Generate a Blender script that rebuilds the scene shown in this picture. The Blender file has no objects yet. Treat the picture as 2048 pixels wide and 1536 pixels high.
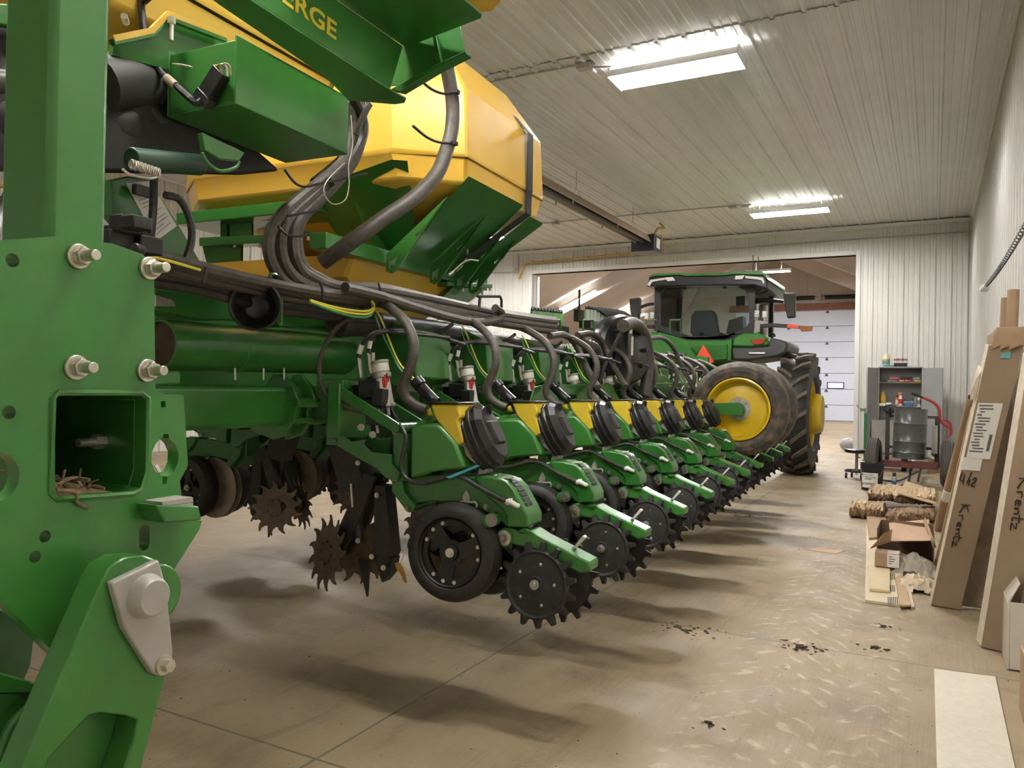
import bpy, bmesh, math, random
from mathutils import Vector, Matrix
from mathutils.geometry import tessellate_polygon
random.seed(7)
S = bpy.context.scene
COL = S.collection
PI = math.pi
# ---------------------------------------------------------------- camera calibration (2048x1536)
F = 1560.; H = 1.32
PSI = math.radians(28.4); PIT = math.radians(.33); ROL = .0187
V = Vector
_f0 = V((-math.sin(PSI), math.cos(PSI), 0)); _r0 = V((math.cos(PSI), math.sin(PSI), 0)); _z = V((0, 0, 1))
FW = _f0*math.cos(PIT) + _z*math.sin(PIT); _u0 = -_f0*math.sin(PIT) + _z*math.cos(PIT)
RT = _r0*math.cos(ROL) + _u0*math.sin(ROL); UP = _u0*math.cos(ROL) - _r0*math.sin(ROL)
CAM = V((0, 0, H))
def ray(x, y): return FW + RT*((x-1024)/F) + UP*((768-y)/F)
def onplane(x, y, n, k):
    r = ray(x, y); return CAM + r*((k - n.dot(CAM))/n.dot(r))
def onz(x, y, z=0.): return onplane(x, y, V((0, 0, 1)), z)
def onx(x, y, k): return onplane(x, y, V((1, 0, 0)), k)
def ony(x, y, k): return onplane(x, y, V((0, 1, 0)), k)
# planter frame: local x = outward (right), y = along the wing, z = up
PROT = math.radians(3.0)
P0 = V((-1.13, 2.724, 0))
PM = Matrix.Translation(P0) @ Matrix.Rotation(PROT, 4, 'Z'); PMI = PM.inverted()
AV = V((-math.sin(PROT), math.cos(PROT), 0)); BV = V((math.cos(PROT), math.sin(PROT), 0))
def PA(x, y, a): return PMI @ onplane(x, y, AV, P0.dot(AV)+a)     # on a plane across the wing
def PB(x, y, b): return PMI @ onplane(x, y, BV, P0.dot(BV)+b)     # on a plane along the wing
def PZ(x, y, z): return PMI @ onz(x, y, z)

# ---------------------------------------------------------------- materials
def nodes(m):
    m.use_nodes = True; return m.node_tree.nodes, m.node_tree.links
MATS = {}
def mat(name, col, rough=.5, metal=0., var=.0, scale=8., bump=0., bscale=60., coat=0., dust_sheen=0., dust_sheen_col=(.42,.33,.22), spec=.5):
    m = bpy.data.materials.new(name); n, l = nodes(m); b = n['Principled BSDF']
    b.inputs['Roughness'].default_value = rough; b.inputs['Metallic'].default_value = metal
    b.inputs['Specular IOR Level'].default_value = spec
    if coat: b.inputs['Coat Weight'].default_value = coat; b.inputs['Coat Roughness'].default_value = .15
    b.inputs['Base Color'].default_value = (*col, 1)
    tc = n.new('ShaderNodeTexCoord')
    src = None
    if var:
        nz = n.new('ShaderNodeTexNoise'); nz.inputs['Scale'].default_value = scale; nz.inputs['Detail'].default_value = 6
        l.new(tc.outputs['Object'], nz.inputs['Vector'])
        r = n.new('ShaderNodeValToRGB'); e = r.color_ramp.elements
        e[0].position = .3; e[1].position = .7
        e[0].color = (*[c*(1-var) for c in col], 1); e[1].color = (*[min(1, c*(1+var)) for c in col], 1)
        l.new(nz.outputs['Fac'], r.inputs['Fac']); src = r.outputs['Color']
    if dust_sheen:
        nz2 = n.new('ShaderNodeTexNoise'); nz2.inputs['Scale'].default_value = scale*2.3; nz2.inputs['Detail'].default_value = 8
        l.new(tc.outputs['Object'], nz2.inputs['Vector'])
        mr = n.new('ShaderNodeMapRange'); mr.inputs['From Min'].default_value = .42; mr.inputs['From Max'].default_value = .75
        mr.inputs['To Max'].default_value = dust_sheen
        l.new(nz2.outputs['Fac'], mr.inputs['Value'])
        mx = n.new('ShaderNodeMix'); mx.data_type = 'RGBA'
        l.new(mr.outputs['Result'], mx.inputs['Factor'])
        if src: l.new(src, mx.inputs['A'])
        else: mx.inputs['A'].default_value = (*col, 1)
        mx.inputs['B'].default_value = (*dust_sheen_col, 1); src = mx.outputs['Result']
    if src: l.new(src, b.inputs['Base Color'])
    if bump:
        nb = n.new('ShaderNodeTexNoise'); nb.inputs['Scale'].default_value = bscale; nb.inputs['Detail'].default_value = 4
        l.new(tc.outputs['Object'], nb.inputs['Vector'])
        bp = n.new('ShaderNodeBump'); bp.inputs['Strength'].default_value = bump; bp.inputs['Distance'].default_value = .01
        l.new(nb.outputs['Fac'], bp.inputs['Height']); l.new(bp.outputs['Normal'], b.inputs['Normal'])
    MATS[name] = m; return m
def emis(name, col, s):
    m = bpy.data.materials.new(name); n, l = nodes(m); b = n['Principled BSDF']
    b.inputs['Base Color'].default_value = (.9, .9, .9, 1)
    b.inputs['Emission Color'].default_value = (*col, 1); b.inputs['Emission Strength'].default_value = s
    MATS[name] = m; return m
GREEN = mat('green_paint', (.022, .135, .018), .30, var=.10, scale=5, dust_sheen=.03, coat=.3)
GREENL = mat('green_paint_clean', (.034, .172, .026), .34, var=.08, scale=4, dust_sheen=.03, coat=.25)
YELLOW = mat('yellow_plastic', (.68, .41, .045), .36, var=.05, scale=3, dust_sheen=.22, dust_sheen_col=(.60,.46,.20), spec=.6)  # pale overlay also paints reflected ceiling sheen into the tank colour
YELBRT = mat('yellow_hopper_plastic', (.68, .50, .03), .45, var=.06, scale=12, dust_sheen=.08)
YELPNT = mat('yellow_wheel_paint', (.72, .50, .01), .32, var=.08, scale=6, dust_sheen=.10, coat=.3)
BLACK = mat('black_plastic', (.010, .010, .011), .34, var=.2, scale=15, dust_sheen=.015)
BLACKM = mat('black_cast_metal', (.007, .007, .0075), .5, var=.3, scale=20, dust_sheen=.03)
RUBBER = mat('rubber', (.010, .0098, .0095), .55, var=.25, scale=14, dust_sheen=.04, bump=.15)
TYRE = mat('dusty_tyre_rubber', (.05, .046, .042), .7, var=.25, scale=6, dust_sheen=.8, dust_sheen_col=(.22,.145,.085), bump=.6, bscale=30)
HOSE = mat('grey_brown_hose', (.062, .054, .047), .5, var=.2, scale=20, dust_sheen=.45, dust_sheen_col=(.15,.115,.08))
HOSED = mat('dark_hose', (.020, .019, .018), .45, var=.2, scale=20, dust_sheen=.08)
STEEL = mat('bare_steel', (.40, .38, .35), .35, metal=.8, var=.15, scale=20)
ZINC = mat('zinc_bolt', (.62, .58, .50), .32, metal=.75, var=.12, scale=60)
DULLB = mat('dull_grey_bolt', (.30, .28, .25), .38, metal=.7, var=.15, scale=60)
GREYP = mat('grey_cast_plate', (.44, .42, .38), .5, metal=.25, var=.06, scale=20)
WHITEP = mat('white_paint', (.72, .70, .64), .4, var=.04)
LABELW = mat('label_white', (.74, .72, .68), .5)
REDP = mat('red_label', (.55, .03, .025), .45)
RUST = mat('rusty_disc_steel', (.085, .058, .038), .55, metal=.45, var=.35, scale=22, dust_sheen=.3, dust_sheen_col=(.16,.10,.06))
DISC = mat('dusty_disc_steel', (.30, .25, .195), .5, metal=.2, var=.25, scale=12)
WIREY = mat('yellow_wire', (.70, .62, .06), .45)
WIREG = mat('green_wire', (.05, .28, .10), .45)
CYAN = mat('blue_tie', (.05, .42, .55), .4)

# ---------------------------------------------------------------- mesh builder
class MB:
    def __init__(s): s.bm = bmesh.new(); s.mi = 0; s.M = Matrix()
    def _v(s, p): return s.bm.verts.new(s.M @ V(p))
    def _f(s, vs, smooth=True):
        try:
            f = s.bm.faces.new(vs); f.material_index = s.mi; f.smooth = smooth; return f
        except ValueError: return None
    def box(s, c, d, rot=None):
        c = V(c); hx, hy, hz = d[0]/2, d[1]/2, d[2]/2
        R = rot.to_matrix() if hasattr(rot, 'to_matrix') else (rot or Matrix.Identity(3))
        vs = [s._v(c + R @ V((x*hx, y*hy, z*hz))) for x in (-1, 1) for y in (-1, 1) for z in (-1, 1)]
        for q in ((0,1,3,2),(4,6,7,5),(0,4,5,1),(2,3,7,6),(0,2,6,4),(1,5,7,3)): s._f([vs[i] for i in q])
        return s
    def mm(s, a, b):
        return s.box([(a[i]+b[i])/2 for i in range(3)], [abs(b[i]-a[i]) for i in range(3)])
    def prism(s, pts, vec, holes=()):
        vec = V(vec); loops = [[V(p) for p in pts]] + [[V(p) for p in h] for h in holes]
        flat = [p for lp in loops for p in lp]
        tris = tessellate_polygon(loops)
        A = [s._v(p) for p in flat]; B = [s._v(p+vec) for p in flat]
        if not holes:
            s._f(A); s._f(B[::-1])
        else:
            for t in tris: s._f([A[i] for i in t]); s._f([B[i] for i in reversed(t)])
        o = 0
        for lp in loops:
            k = len(lp)
            for i in range(k):
                j = (i+1) % k; s._f([A[o+i], B[o+i], B[o+j], A[o+j]])
            o += k
        return s
    def tube(s, p0, p1, r, n=16, r1=None, cap=True, hole=0):
        p0, p1 = V(p0), V(p1); r1 = r if r1 is None else r1
        ax = (p1-p0).normalized(); u = ax.orthogonal().normalized(); w = ax.cross(u)
        def ring(p, rr): return [s._v(p + (u*math.cos(2*PI*i/n) + w*math.sin(2*PI*i/n))*rr) for i in range(n)]
        A, B = ring(p0, r), ring(p1, r1)
        for i in range(n): s._f([A[i], A[(i+1) % n], B[(i+1) % n], B[i]])
        if hole:
            A2, B2 = ring(p0, hole), ring(p1, hole)
            for i in range(n):
                j = (i+1) % n
                s._f([A2[j], A2[i], B2[i], B2[j]]); s._f([A[i], A2[i], A2[j], A[j]][::-1]); s._f([B[i], B[j], B2[j], B2[i]][::-1])
        elif cap: s._f(A[::-1]); s._f(B)
        return s
    def path(s, pts, r, n=8, sub=5, cap=True, ripple=0, closed=False, taper=None):
        P = [V(p) for p in pts]; Q = []
        if sub > 1 and len(P) > 2:
            k = len(P)
            for i in range(k if closed else k-1):
                p0 = P[(i-1) % k] if closed else P[max(i-1, 0)]
                p1 = P[i]; p2 = P[(i+1) % k]; p3 = P[(i+2) % k] if closed else P[min(i+2, k-1)]
                for j in range(sub):
                    t = j/sub
                    Q.append(.5*((2*p1) + (p2-p0)*t + (2*p0-5*p1+4*p2-p3)*t*t + (3*p1-p0-3*p2+p3)*t**3))
            if not closed: Q.append(P[-1])
        else: Q = P
        u = None; rings = []; m = len(Q)
        for i, p in enumerate(Q):
            t = (Q[(i+1) % m] if closed else Q[min(i+1, m-1)]) - (Q[i-1] if (closed or i) else Q[0])
            if t.length < 1e-9: t = V((0, 0, 1))
            t.normalize()
            if u is None: u = t.orthogonal().normalized()
            else:
                u = u - t*u.dot(t)
                u = u.normalized() if u.length > 1e-6 else t.orthogonal().normalized()
            w = t.cross(u); rr = r*(1+(ripple if i % 2 else -ripple)) if ripple else r
            if taper: rr *= taper[0] + (taper[1]-taper[0])*i/(m-1)
            rings.append([s._v(p + (u*math.cos(2*PI*k/n) + w*math.sin(2*PI*k/n))*rr) for k in range(n)])
        for i in range(m if closed else m-1):
            A, B = rings[i], rings[(i+1) % m]
            for k in range(n): s._f([A[k], A[(k+1) % n], B[(k+1) % n], B[k]])
        if cap and not closed: s._f(rings[0][::-1]); s._f(rings[-1])
        return s
    def lathe(s, prof, c=(0,0,0), ax=(0,0,1), n=32, caps=True, up=None):
        # prof: (radius, height along the axis)
        c = V(c); ax = V(ax).normalized(); u = (V(up) - ax*V(up).dot(ax)).normalized() if up else ax.orthogonal().normalized(); w = ax.cross(u)
        rings = []
        for r, h in prof:
            if r < 1e-6: rings.append([s._v(c+ax*h)])
            else: rings.append([s._v(c + ax*h + (u*math.cos(2*PI*i/n)+w*math.sin(2*PI*i/n))*r) for i in range(n)])
        for A, B in zip(rings, rings[1:]):
            if len(A) == 1 and len(B) == 1: continue
            for i in range(n):
                j = (i+1) % n
                if len(A) == 1: s._f([A[0], B[j], B[i]])
                elif len(B) == 1: s._f([A[i], A[j], B[0]])
                else: s._f([A[i], A[j], B[j], B[i]])
        if caps:
            if len(rings[0]) > 1: s._f(rings[0][::-1])
            if len(rings[-1]) > 1: s._f(rings[-1])
        return s
    def bolt(s, c, ax, r=.012, h=.012, w=1.45):
        ax = V(ax).normalized(); c = V(c)
        s.tube(c, c+ax*h*.3, r*w, 16); s.tube(c+ax*h*.3, c+ax*h, r, 6); return s
    def sphere(s, c, r, n=12, sc=(1,1,1)):
        c = V(c); k = n//2; rows = []
        for i in range(k+1):
            th = PI*i/k
            if i in (0, k): rows.append([s._v(c+V((0, 0, math.cos(th)*r*sc[2])))])
            else: rows.append([s._v(c+V((math.sin(th)*math.cos(2*PI*j/n)*r*sc[0], math.sin(th)*math.sin(2*PI*j/n)*r*sc[1], math.cos(th)*r*sc[2]))) for j in range(n)])
        for A, B in zip(rows, rows[1:]):
            for j in range(n):
                q = (j+1) % n
                if len(A) == 1: s._f([A[0], B[j], B[q]])
                elif len(B) == 1: s._f([A[j], B[0], A[q]])
                else: s._f([A[j], B[j], B[q], A[q]])
        return s
    def quad(s, pts): s._f([s._v(p) for p in pts]); return s
    def hull(s, pts):
        vs = [s._v(p) for p in pts]
        r = bmesh.ops.convex_hull(s.bm, input=vs)
        for g in r['geom']:
            if isinstance(g, bmesh.types.BMFace): g.material_index = s.mi; g.smooth = True
        dead = [g for g in r.get('geom_interior', []) + r.get('geom_unused', []) if isinstance(g, bmesh.types.BMVert) and g.is_valid and not g.link_faces]
        if dead: bmesh.ops.delete(s.bm, geom=list(set(dead)), context='VERTS')
        return s
    def build(s, name, mats, parent=None, bevel=0, ang=38, seg=2):
        bm = s.bm
        bmesh.ops.recalc_face_normals(bm, faces=bm.faces[:])
        lim = math.radians(ang)
        for e in bm.edges:
            if len(e.link_faces) == 2:
                try: e.smooth = e.calc_face_angle() < lim
                except ValueError: e.smooth = False
        me = bpy.data.meshes.new(name); bm.to_mesh(me); bm.free()
        for m in (mats if isinstance(mats, (list, tuple)) else [mats]): me.materials.append(m)
        o = bpy.data.objects.new(name, me); COL.objects.link(o)
        if parent: o.parent = parent
        if bevel:
            b = o.modifiers.new('bevel', 'BEVEL'); b.width = bevel; b.segments = seg; b.limit_method = 'ANGLE'; b.angle_limit = math.radians(40)
            b.harden_normals = False
        return o
def tag(o, label=None, cat=None, group=None, kind=None):
    if label: o['label'] = label
    if cat: o['category'] = cat
    if group: o['group'] = group
    if kind: o['kind'] = kind
    return o
def empty(name, loc=(0,0,0), rz=0):
    o = bpy.data.objects.new(name, None); o.location = loc; o.rotation_euler = (0, 0, rz); o.empty_display_size = .2
    COL.objects.link(o); return o
def dup(o, parent=None):
    c = o.copy(); COL.objects.link(c)
    if parent: c.parent = parent
    for ch in list(o.children): dup(ch, c)
    return c
def recenter(o):
    # move a top-level mesh's origin to the bottom centre of its mesh
    vs = [v.co.copy() for v in o.data.vertices]
    c = V(((min(v.x for v in vs)+max(v.x for v in vs))/2, (min(v.y for v in vs)+max(v.y for v in vs))/2, min(v.z for v in vs)))
    o.data.transform(Matrix.Translation(-c)); o.location = c
    for ch in o.children: ch.location = ch.location - c
    return o
def text_mesh(name, body, size, m, mtx, parent=None, extrude=.0006, align='LEFT', bold=False, shear=0):
    cu = bpy.data.curves.new(name, 'FONT'); cu.body = body; cu.size = size; cu.extrude = extrude; cu.align_x = align; cu.shear = shear
    if bold: cu.offset = size*.022
    cu.resolution_u = 3
    o = bpy.data.objects.new(name, cu); COL.objects.link(o)
    dg = bpy.context.evaluated_depsgraph_get(); me = bpy.data.meshes.new_from_object(o.evaluated_get(dg))
    bpy.data.objects.remove(o); bpy.data.curves.remove(cu)
    me.transform(mtx); me.name = name; me.materials.clear(); me.materials.append(m)
    t = bpy.data.objects.new(name, me); COL.objects.link(t)
    if parent: t.parent = parent
    return t
def basis(o, x, y):
    x = V(x).normalized(); z = x.cross(V(y)).normalized(); y = z.cross(x)
    return Matrix((( x.x, y.x, z.x, o[0]), (x.y, y.y, z.y, o[1]), (x.z, y.z, z.z, o[2]), (0, 0, 0, 1)))
# ---------------------------------------------------------------- camera
cd = bpy.data.cameras.new('camera'); cam = bpy.data.objects.new('camera', cd); COL.objects.link(cam)
cd.sensor_width = 36; cd.sensor_fit = 'HORIZONTAL'; cd.lens = 36*F/2048; cd.clip_start = .05; cd.clip_end = 200
m3 = Matrix((RT, UP, -FW)).transposed()
cam.matrix_world = Matrix.Translation(CAM) @ m3.to_4x4()
S.camera = cam
S.view_settings.view_transform = 'Standard'; S.view_settings.look = 'None'; S.view_settings.gamma = 1
S.view_settings.use_curve_mapping = False; S.view_settings.exposure = 1.85
# ================================================================ THE HALL
XR, XL, YF, YB, ZC = .70, -12.9, 19.12, -4.0, 5.15
OX0, OX1, OZ = -9.76, -1.58, 4.48
def floor_mat():
    m = bpy.data.materials.new('worn_concrete'); n, l = nodes(m); b = n['Principled BSDF']
    g = n.new('ShaderNodeNewGeometry'); P = g.outputs['Position']
    def N(t, **k):
        q = n.new(t)
        for a, v in k.items(): setattr(q, a, v)
        return q
    def mapping(sx, sy, rot=0):
        q = N('ShaderNodeMapping'); q.inputs['Scale'].default_value = (sx, sy, 1); q.inputs['Rotation'].default_value[2] = rot
        l.new(P, q.inputs['Vector']); return q.outputs['Vector']
    def noise(vec, s, d=5, r=.55, dist=0):
        q = N('ShaderNodeTexNoise'); q.inputs['Scale'].default_value = s; q.inputs['Detail'].default_value = d
        q.inputs['Roughness'].default_value = r; q.inputs['Distortion'].default_value = dist
        l.new(vec, q.inputs['Vector']); return q.outputs['Fac']
    def ramp(f, a, c, lo=0., hi=1.):
        q = N('ShaderNodeMapRange'); q.inputs['From Min'].default_value = a; q.inputs['From Max'].default_value = c
        q.inputs['To Min'].default_value = lo; q.inputs['To Max'].default_value = hi; l.new(f, q.inputs['Value']); return q.outputs['Result']
    def math_(op, a, c=None, clamp=False):
        q = N('ShaderNodeMath', operation=op); q.use_clamp = clamp
        for i, x in enumerate((a, c)):
            if x is None: continue
            if isinstance(x, (int, float)): q.inputs[i].default_value = x
            else: l.new(x, q.inputs[i])
        return q.outputs[0]
    def mix(f, a, c, blend='MIX'):
        q = N('ShaderNodeMix'); q.data_type = 'RGBA'; q.blend_type = blend
        if isinstance(f, (int, float)): q.inputs['Factor'].default_value = f
        else: l.new(f, q.inputs['Factor'])
        for s, x in (('A', a), ('B', c)):
            if isinstance(x, tuple): q.inputs[s].default_value = (*x, 1)
            else: l.new(x, q.inputs[s])
        return q.outputs['Result']
    base = mix(ramp(noise(P, .8, 6), .35, .65), (.255, .192, .116), (.325, .248, .152))
    base = mix(math_('MULTIPLY', ramp(noise(mapping(75, 3.0), 1., 6, .7, .3), .45, .66, 0, .75), ramp(noise(P, .55, 4), .38, .62)), base, (.17, .125, .08))        # broom marks along the hall
    base = mix(ramp(noise(mapping(5, 1.6), 1., 7, .7, .8), .54, .72, 0, .6), base, (.14, .10, .066))       # dragged dirt
    base = mix(ramp(noise(P, 1.9, 8, .74), .53, .70, 0, .70), base, (.13, .095, .062))                      # stains
    base = mix(ramp(noise(P, 26, 5, .7), .62, .72, 0, .6), base, (.14, .10, .07))                        # specks
    base = mix(ramp(noise(mapping(1, 3), 3.4, 6, .65), .60, .72, 0, .35), base, (.42, .325, .215))          # scuffs
    sp = N('ShaderNodeSeparateXYZ'); l.new(P, sp.inputs[0]); X, Y = sp.outputs['X'], sp.outputs['Y']
    # dried lug prints of a tractor tyre, a band along the hall
    def lugs(xc, w):
        ax = math_('ABSOLUTE', math_('SUBTRACT', X, xc))
        wob = noise(P, 6, 3)
        ph = math_('ADD', math_('MULTIPLY', Y, 42.), math_('MULTIPLY', ax, 46.)); ph = math_('ADD', ph, math_('MULTIPLY', wob, 9.))
        st = ramp(math_('SINE', ph), .35, .8)
        br = ramp(noise(P, 11, 4), .47, .60)
        band = ramp(ax, w, w*.75)
        fade = math_('MULTIPLY', ramp(Y, 2.2, 3.0), ramp(Y, 12., 7.0))
        return math_('MULTIPLY', math_('MULTIPLY', st, br), math_('MULTIPLY', band, fade))
    lg = math_('ADD', lugs(-.62, .30), lugs(-.20, .14), True)
    base = mix(math_('MULTIPLY', lg, .75), base, (.48, .385, .275))
    # sawn joints
    def line(c, o, per, w=.007):
        f = math_('ABSOLUTE', math_('SUBTRACT', math_('MODULO', math_('ADD', math_('SUBTRACT', c, o), per*50+per/2), per), per/2))
        return ramp(f, w, w*.4)
    jt = math_('MAXIMUM', line(Y, 4.345, 2.235), line(X, -1.9, 3.1))
    base = mix(math_('MULTIPLY', jt, .85), base, (.10, .09, .065))
    l.new(base, b.inputs['Base Color'])
    l.new(ramp(noise(P, 3, 5), .3, .7, .45, .7), b.inputs['Roughness'])
    bp = N('ShaderNodeBump'); bp.inputs['Strength'].default_value = .35; bp.inputs['Distance'].default_value = .006
    hh = math_('ADD', noise(P, 18, 6, .7), math_('MULTIPLY', lg, .5))
    hh = math_('SUBTRACT', hh, math_('MULTIPLY', jt, 1.5))
    hh = math_('ADD', hh, math_('MULTIPLY', noise(mapping(75, 3.0), 1., 4), .4))
    l.new(hh, bp.inputs['Height']); l.new(bp.outputs['Normal'], b.inputs['Normal'])
    return m
FLOORM = floor_mat()
PANEL = mat('white_steel_panel', (.66, .645, .60), .33, var=.03, scale=2)
CEILM = mat('grey_steel_ceiling', (.64, .635, .63), .30, var=.03, scale=1.5, spec=.6)
TAN = mat('tan_liner', (.45, .395, .35), .75, var=.07, scale=1.2)
TRIMW = mat('white_trim', (.70, .69, .65), .4)
def struct(o): o['kind'] = 'structure'; return o
m = MB(); m.mm((-19, YB-.2, -.2), (4, 43, 0)); struct(m.build('floor', FLOORM))
def rib_profile(x0, x1, pitch=.305, off=0.):
    # (position, height) of ribbed steel sheet
    out = [(x0, 0)]; k = math.floor((x0-off)/pitch)-1
    while True:
        c = off + k*pitch; k += 1
        if c > x1: break
        seq = [(c-.030, 0), (c-.016, .026), (c+.016, .026), (c+.030, 0)]
        for q in (pitch/3, 2*pitch/3): seq += [(c+q-.018, 0), (c+q-.010, .008), (c+q+.010, .008), (c+q+.018, 0)]
        out += [s for s in seq if x0 < s[0] < x1 and s[0] > out[-1][0]]
    out.append((x1, 0)); return out
def sheet(mb, prof, f, g):
    # f, g map (position, height) to the two ends of the sheet
    A = [mb._v(f(*p)) for p in prof]; B = [mb._v(g(*p)) for p in prof]
    for i in range(len(prof)-1): mb._f([A[i], A[i+1], B[i+1], B[i]])
m = MB()
pc = rib_profile(XL-.1, XR+.1, .305, .03)
ys = [YB-.1, -2.2, 3.0, 8.2, 13.36, YF+.1]
for i, (y0, y1) in enumerate(zip(ys, ys[1:])):
    dz = .012*(i % 2)
    sheet(m, pc, lambda p, h: (p, y0-.03, ZC-h-dz), lambda p, h: (p, y1+.03, ZC-h-dz))
m.mm((XL-.3, YB-.3, ZC+.05), (XR+.3, YF+.2, ZC+.25))
struct(m.build('ceiling', CEILM, ang=12))
m = MB()
pr = rib_profile(YB, YF, .305, .1)
sheet(m, pr, lambda p, h: (XR-h, p, 0), lambda p, h: (XR-h, p, ZC+.05))
m.mm((XR+.03, YB-.3, -.1), (XR+.23, YF+.2, ZC+.2)); struct(m.build('wall_right', PANEL, ang=12))
m = MB()
for a, c, z0, z1 in ((XL, OX0, 0, ZC+.05), (OX1, XR, 0, ZC+.05), (OX0, OX1, OZ, ZC+.05)):
    sheet(m, rib_profile(a, c, .305, -.02), lambda p, h: (p, YF-h, z0), lambda p, h: (p, YF-h, z1))
    m.mm((a-(.3 if a == XL else 0), YF+.02, z0-(.1 if z0 == 0 else 0)), (c+(.3 if c == XR else 0), YF+.22, z1+.15))
struct(m.build('wall_far', PANEL, ang=12))
m = MB(); sheet(m, rib_profile(YB, YF, .305, .1), lambda p, h: (XL+h, p, 0), lambda p, h: (XL+h, p, ZC+.05))
m.mm((XL-.23, YB-.3, -.1), (XL-.03, YF+.2, ZC+.2)); struct(m.build('wall_left', PANEL, ang=12))
m = MB(); sheet(m, rib_profile(XL, XR, .305, .1), lambda p, h: (p, YB+h, 0), lambda p, h: (p, YB+h, ZC+.05))
m.mm((XL-.3, YB-.23, -.1), (XR+.3, YB-.03, ZC+.2)); struct(m.build('wall_back', PANEL, ang=12))
# trims: frame of the big opening, ceiling mouldings
m = MB(); w = .10
m.mm((OX0-w, YF-.035, 0), (OX0, YF+.24, OZ+w)); m.mm((OX1, YF-.035, 0), (OX1+w, YF+.24, OZ+w)); m.mm((OX0, YF-.035, OZ), (OX1, YF+.24, OZ+w))
struct(m.build('trim_1', TRIMW, bevel=.006))
m = MB(); m.mm((XL, YF-.06, ZC-.11), (XR-.02, YF-.022, ZC-.022)); m.path([(XL, YF-.085, ZC-.045), (XR-.1, YF-.085, ZC-.045)], .022, 8, sub=1)
struct(m.build('trim_2', TRIMW, bevel=.004))
m = MB(); m.mm((XR-.05, YB, ZC-.10), (XR-.022, YF-.06, ZC-.022)); struct(m.build('trim_3', TRIMW, bevel=.004))
m = MB(); m.mm((XR-.05, YF-.05, 0), (XR-.021, YF-.021, ZC-.1)); struct(m.build('trim_4', TRIMW))
# ================================================================ THE BAY BEHIND THE OPENING
RX, RZ, SL = -7.0, 8.25, .46; BY = 42.
BXL, BXR = -18.5, 3.5
def rz(x): return RZ - SL*abs(x-RX)
m = MB()
m.prism([(BXL, YF+.22, rz(BXL)), (RX, YF+.22, RZ), (BXR, YF+.22, rz(BXR)), (BXR, YF+.22, rz(BXR)+.2), (RX, YF+.22, RZ+.2), (BXL, YF+.22, rz(BXL)+.2)], (0, BY-YF, 0))
struct(m.build('ceiling_rear_bay', TAN))
DX0, DX1, DZ = -9.3, -2.9, 5.55
m = MB()
m.prism([(BXL, BY, 0), (DX0, BY, 0), (DX0, BY, DZ), (DX1, BY, DZ), (DX1, BY, 0), (BXR, BY, 0), (BXR, BY, rz(BXR)), (RX, BY, RZ), (BXL, BY, rz(BXL))], (0, .2, 0))
struct(m.build('wall_rear_bay', TAN))
m = MB(); m.mm((BXL-.2, YF, -.1), (BXL, BY+.2, 4)); struct(m.build('wall_rear_bay_left', TAN))
m = MB(); m.mm((BXR, YF, -.1), (BXR+.2, BY+.2, 4)); struct(m.build('wall_rear_bay_right', TAN))
m = MB(); m.prism([(BXL, YF+.23, ZC+.1), (BXR, YF+.23, ZC+.1), (BXR, YF+.23, 5.2), (RX, YF+.23, RZ), (BXL, YF+.23, 5.2)], (0, .05, 0)); struct(m.build('wall_rear_bay_front', TAN))
for i, x in enumerate((-3.9, -5.8, -8.0)):
    m = MB(); m.mm((x-.05, BY-.04, DZ+.45), (x+.05, BY, rz(x)-.05)); struct(m.build('trim_%d' % (5+i), TAN))
for i, y in enumerate((23.6, 29.9, 36.2)):
    m = MB(); t = .62
    for sx, x1 in ((BXL, RX), (BXR, RX)):
        m.prism([(sx, y, rz(sx)), (x1, y, RZ), (x1, y, RZ-t), (sx, y, rz(sx)-t)], (0, .16, 0))
    struct(m.build('trim_%d' % (8+i), TAN, bevel=.01))
m = MB(); m.mm((DX0-.3, BY-.16, DZ+.02), (BXR, BY-.01, DZ+.36)); struct(m.build('trim_11', mat('red_brown_timber', (.20, .085, .05), .7, var=.2, scale=6))); 
# sectional door
DOORM = mat('white_sectional_door', (.60, .645, .75), .5, var=.02); DARKB = mat('dark_bracket', (.05, .05, .06), .5)
m = MB(); nsec = 7; hs = DZ/nsec
for k in range(nsec): m.mm((DX0, BY+.02, k*hs+.012), (DX1, BY+.08, (k+1)*hs-.012))
dr = struct(m.build('door_1', DOORM, bevel=.01))
m = MB(); m.mm((DX0, BY+.045, 0), (DX1, BY+.06, DZ)); m.build('section_joint', mat('door_joint', (.16, .16, .2), .6), dr)
m = MB()
for k in range(nsec):
    for x in (-6.6, -4.75): m.prism([(x-.09, BY-.005, (k+1)*hs-.14), (x+.09, BY-.005, (k+1)*hs-.14), (x+.03, BY-.005, (k+1)*hs-.02), (x-.03, BY-.005, (k+1)*hs-.02)], (0, .03, 0))
m.build('section_hinge', DARKB, dr)
m = MB(); m.mm((-4.72, BY-.01, 1.62), (-3.92, BY+.03, 1.94)); wf = m.build('door_window_frame', mat('navy_frame', (.03, .03, .14), .4), dr)
m = MB(); m.mm((-4.66, BY-.02, 1.67), (-3.98, BY+.0, 1.89)); m.build('window_pane', emis('daylit_pane', (.95, .97, 1), 1.6), wf)
sp = tag(empty('torsion_spring', (-5.4, BY-.3, DZ+.62)), 'dark coil torsion spring shaft above the white overhead door', 'door spring')
m = MB()
for x0, x1 in ((-1.6, .05), (.55, 2.2)):
    m.path([(x0+(x1-x0)*i/240, .09*math.sin(i*.9), .09*math.cos(i*.9)) for i in range(241)], .028, 5, sub=1)
m.build('coil_spring', BLACKM, sp)
m = MB(); m.tube((-3.2, 0, 0), (3, 0, 0), .03, 10); m.box((.3, .15, 0), (.12, .3, .25)); m.box((2.6, .15, 0), (.12, .3, .25)); m.build('shaft', STEEL, sp)
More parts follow.
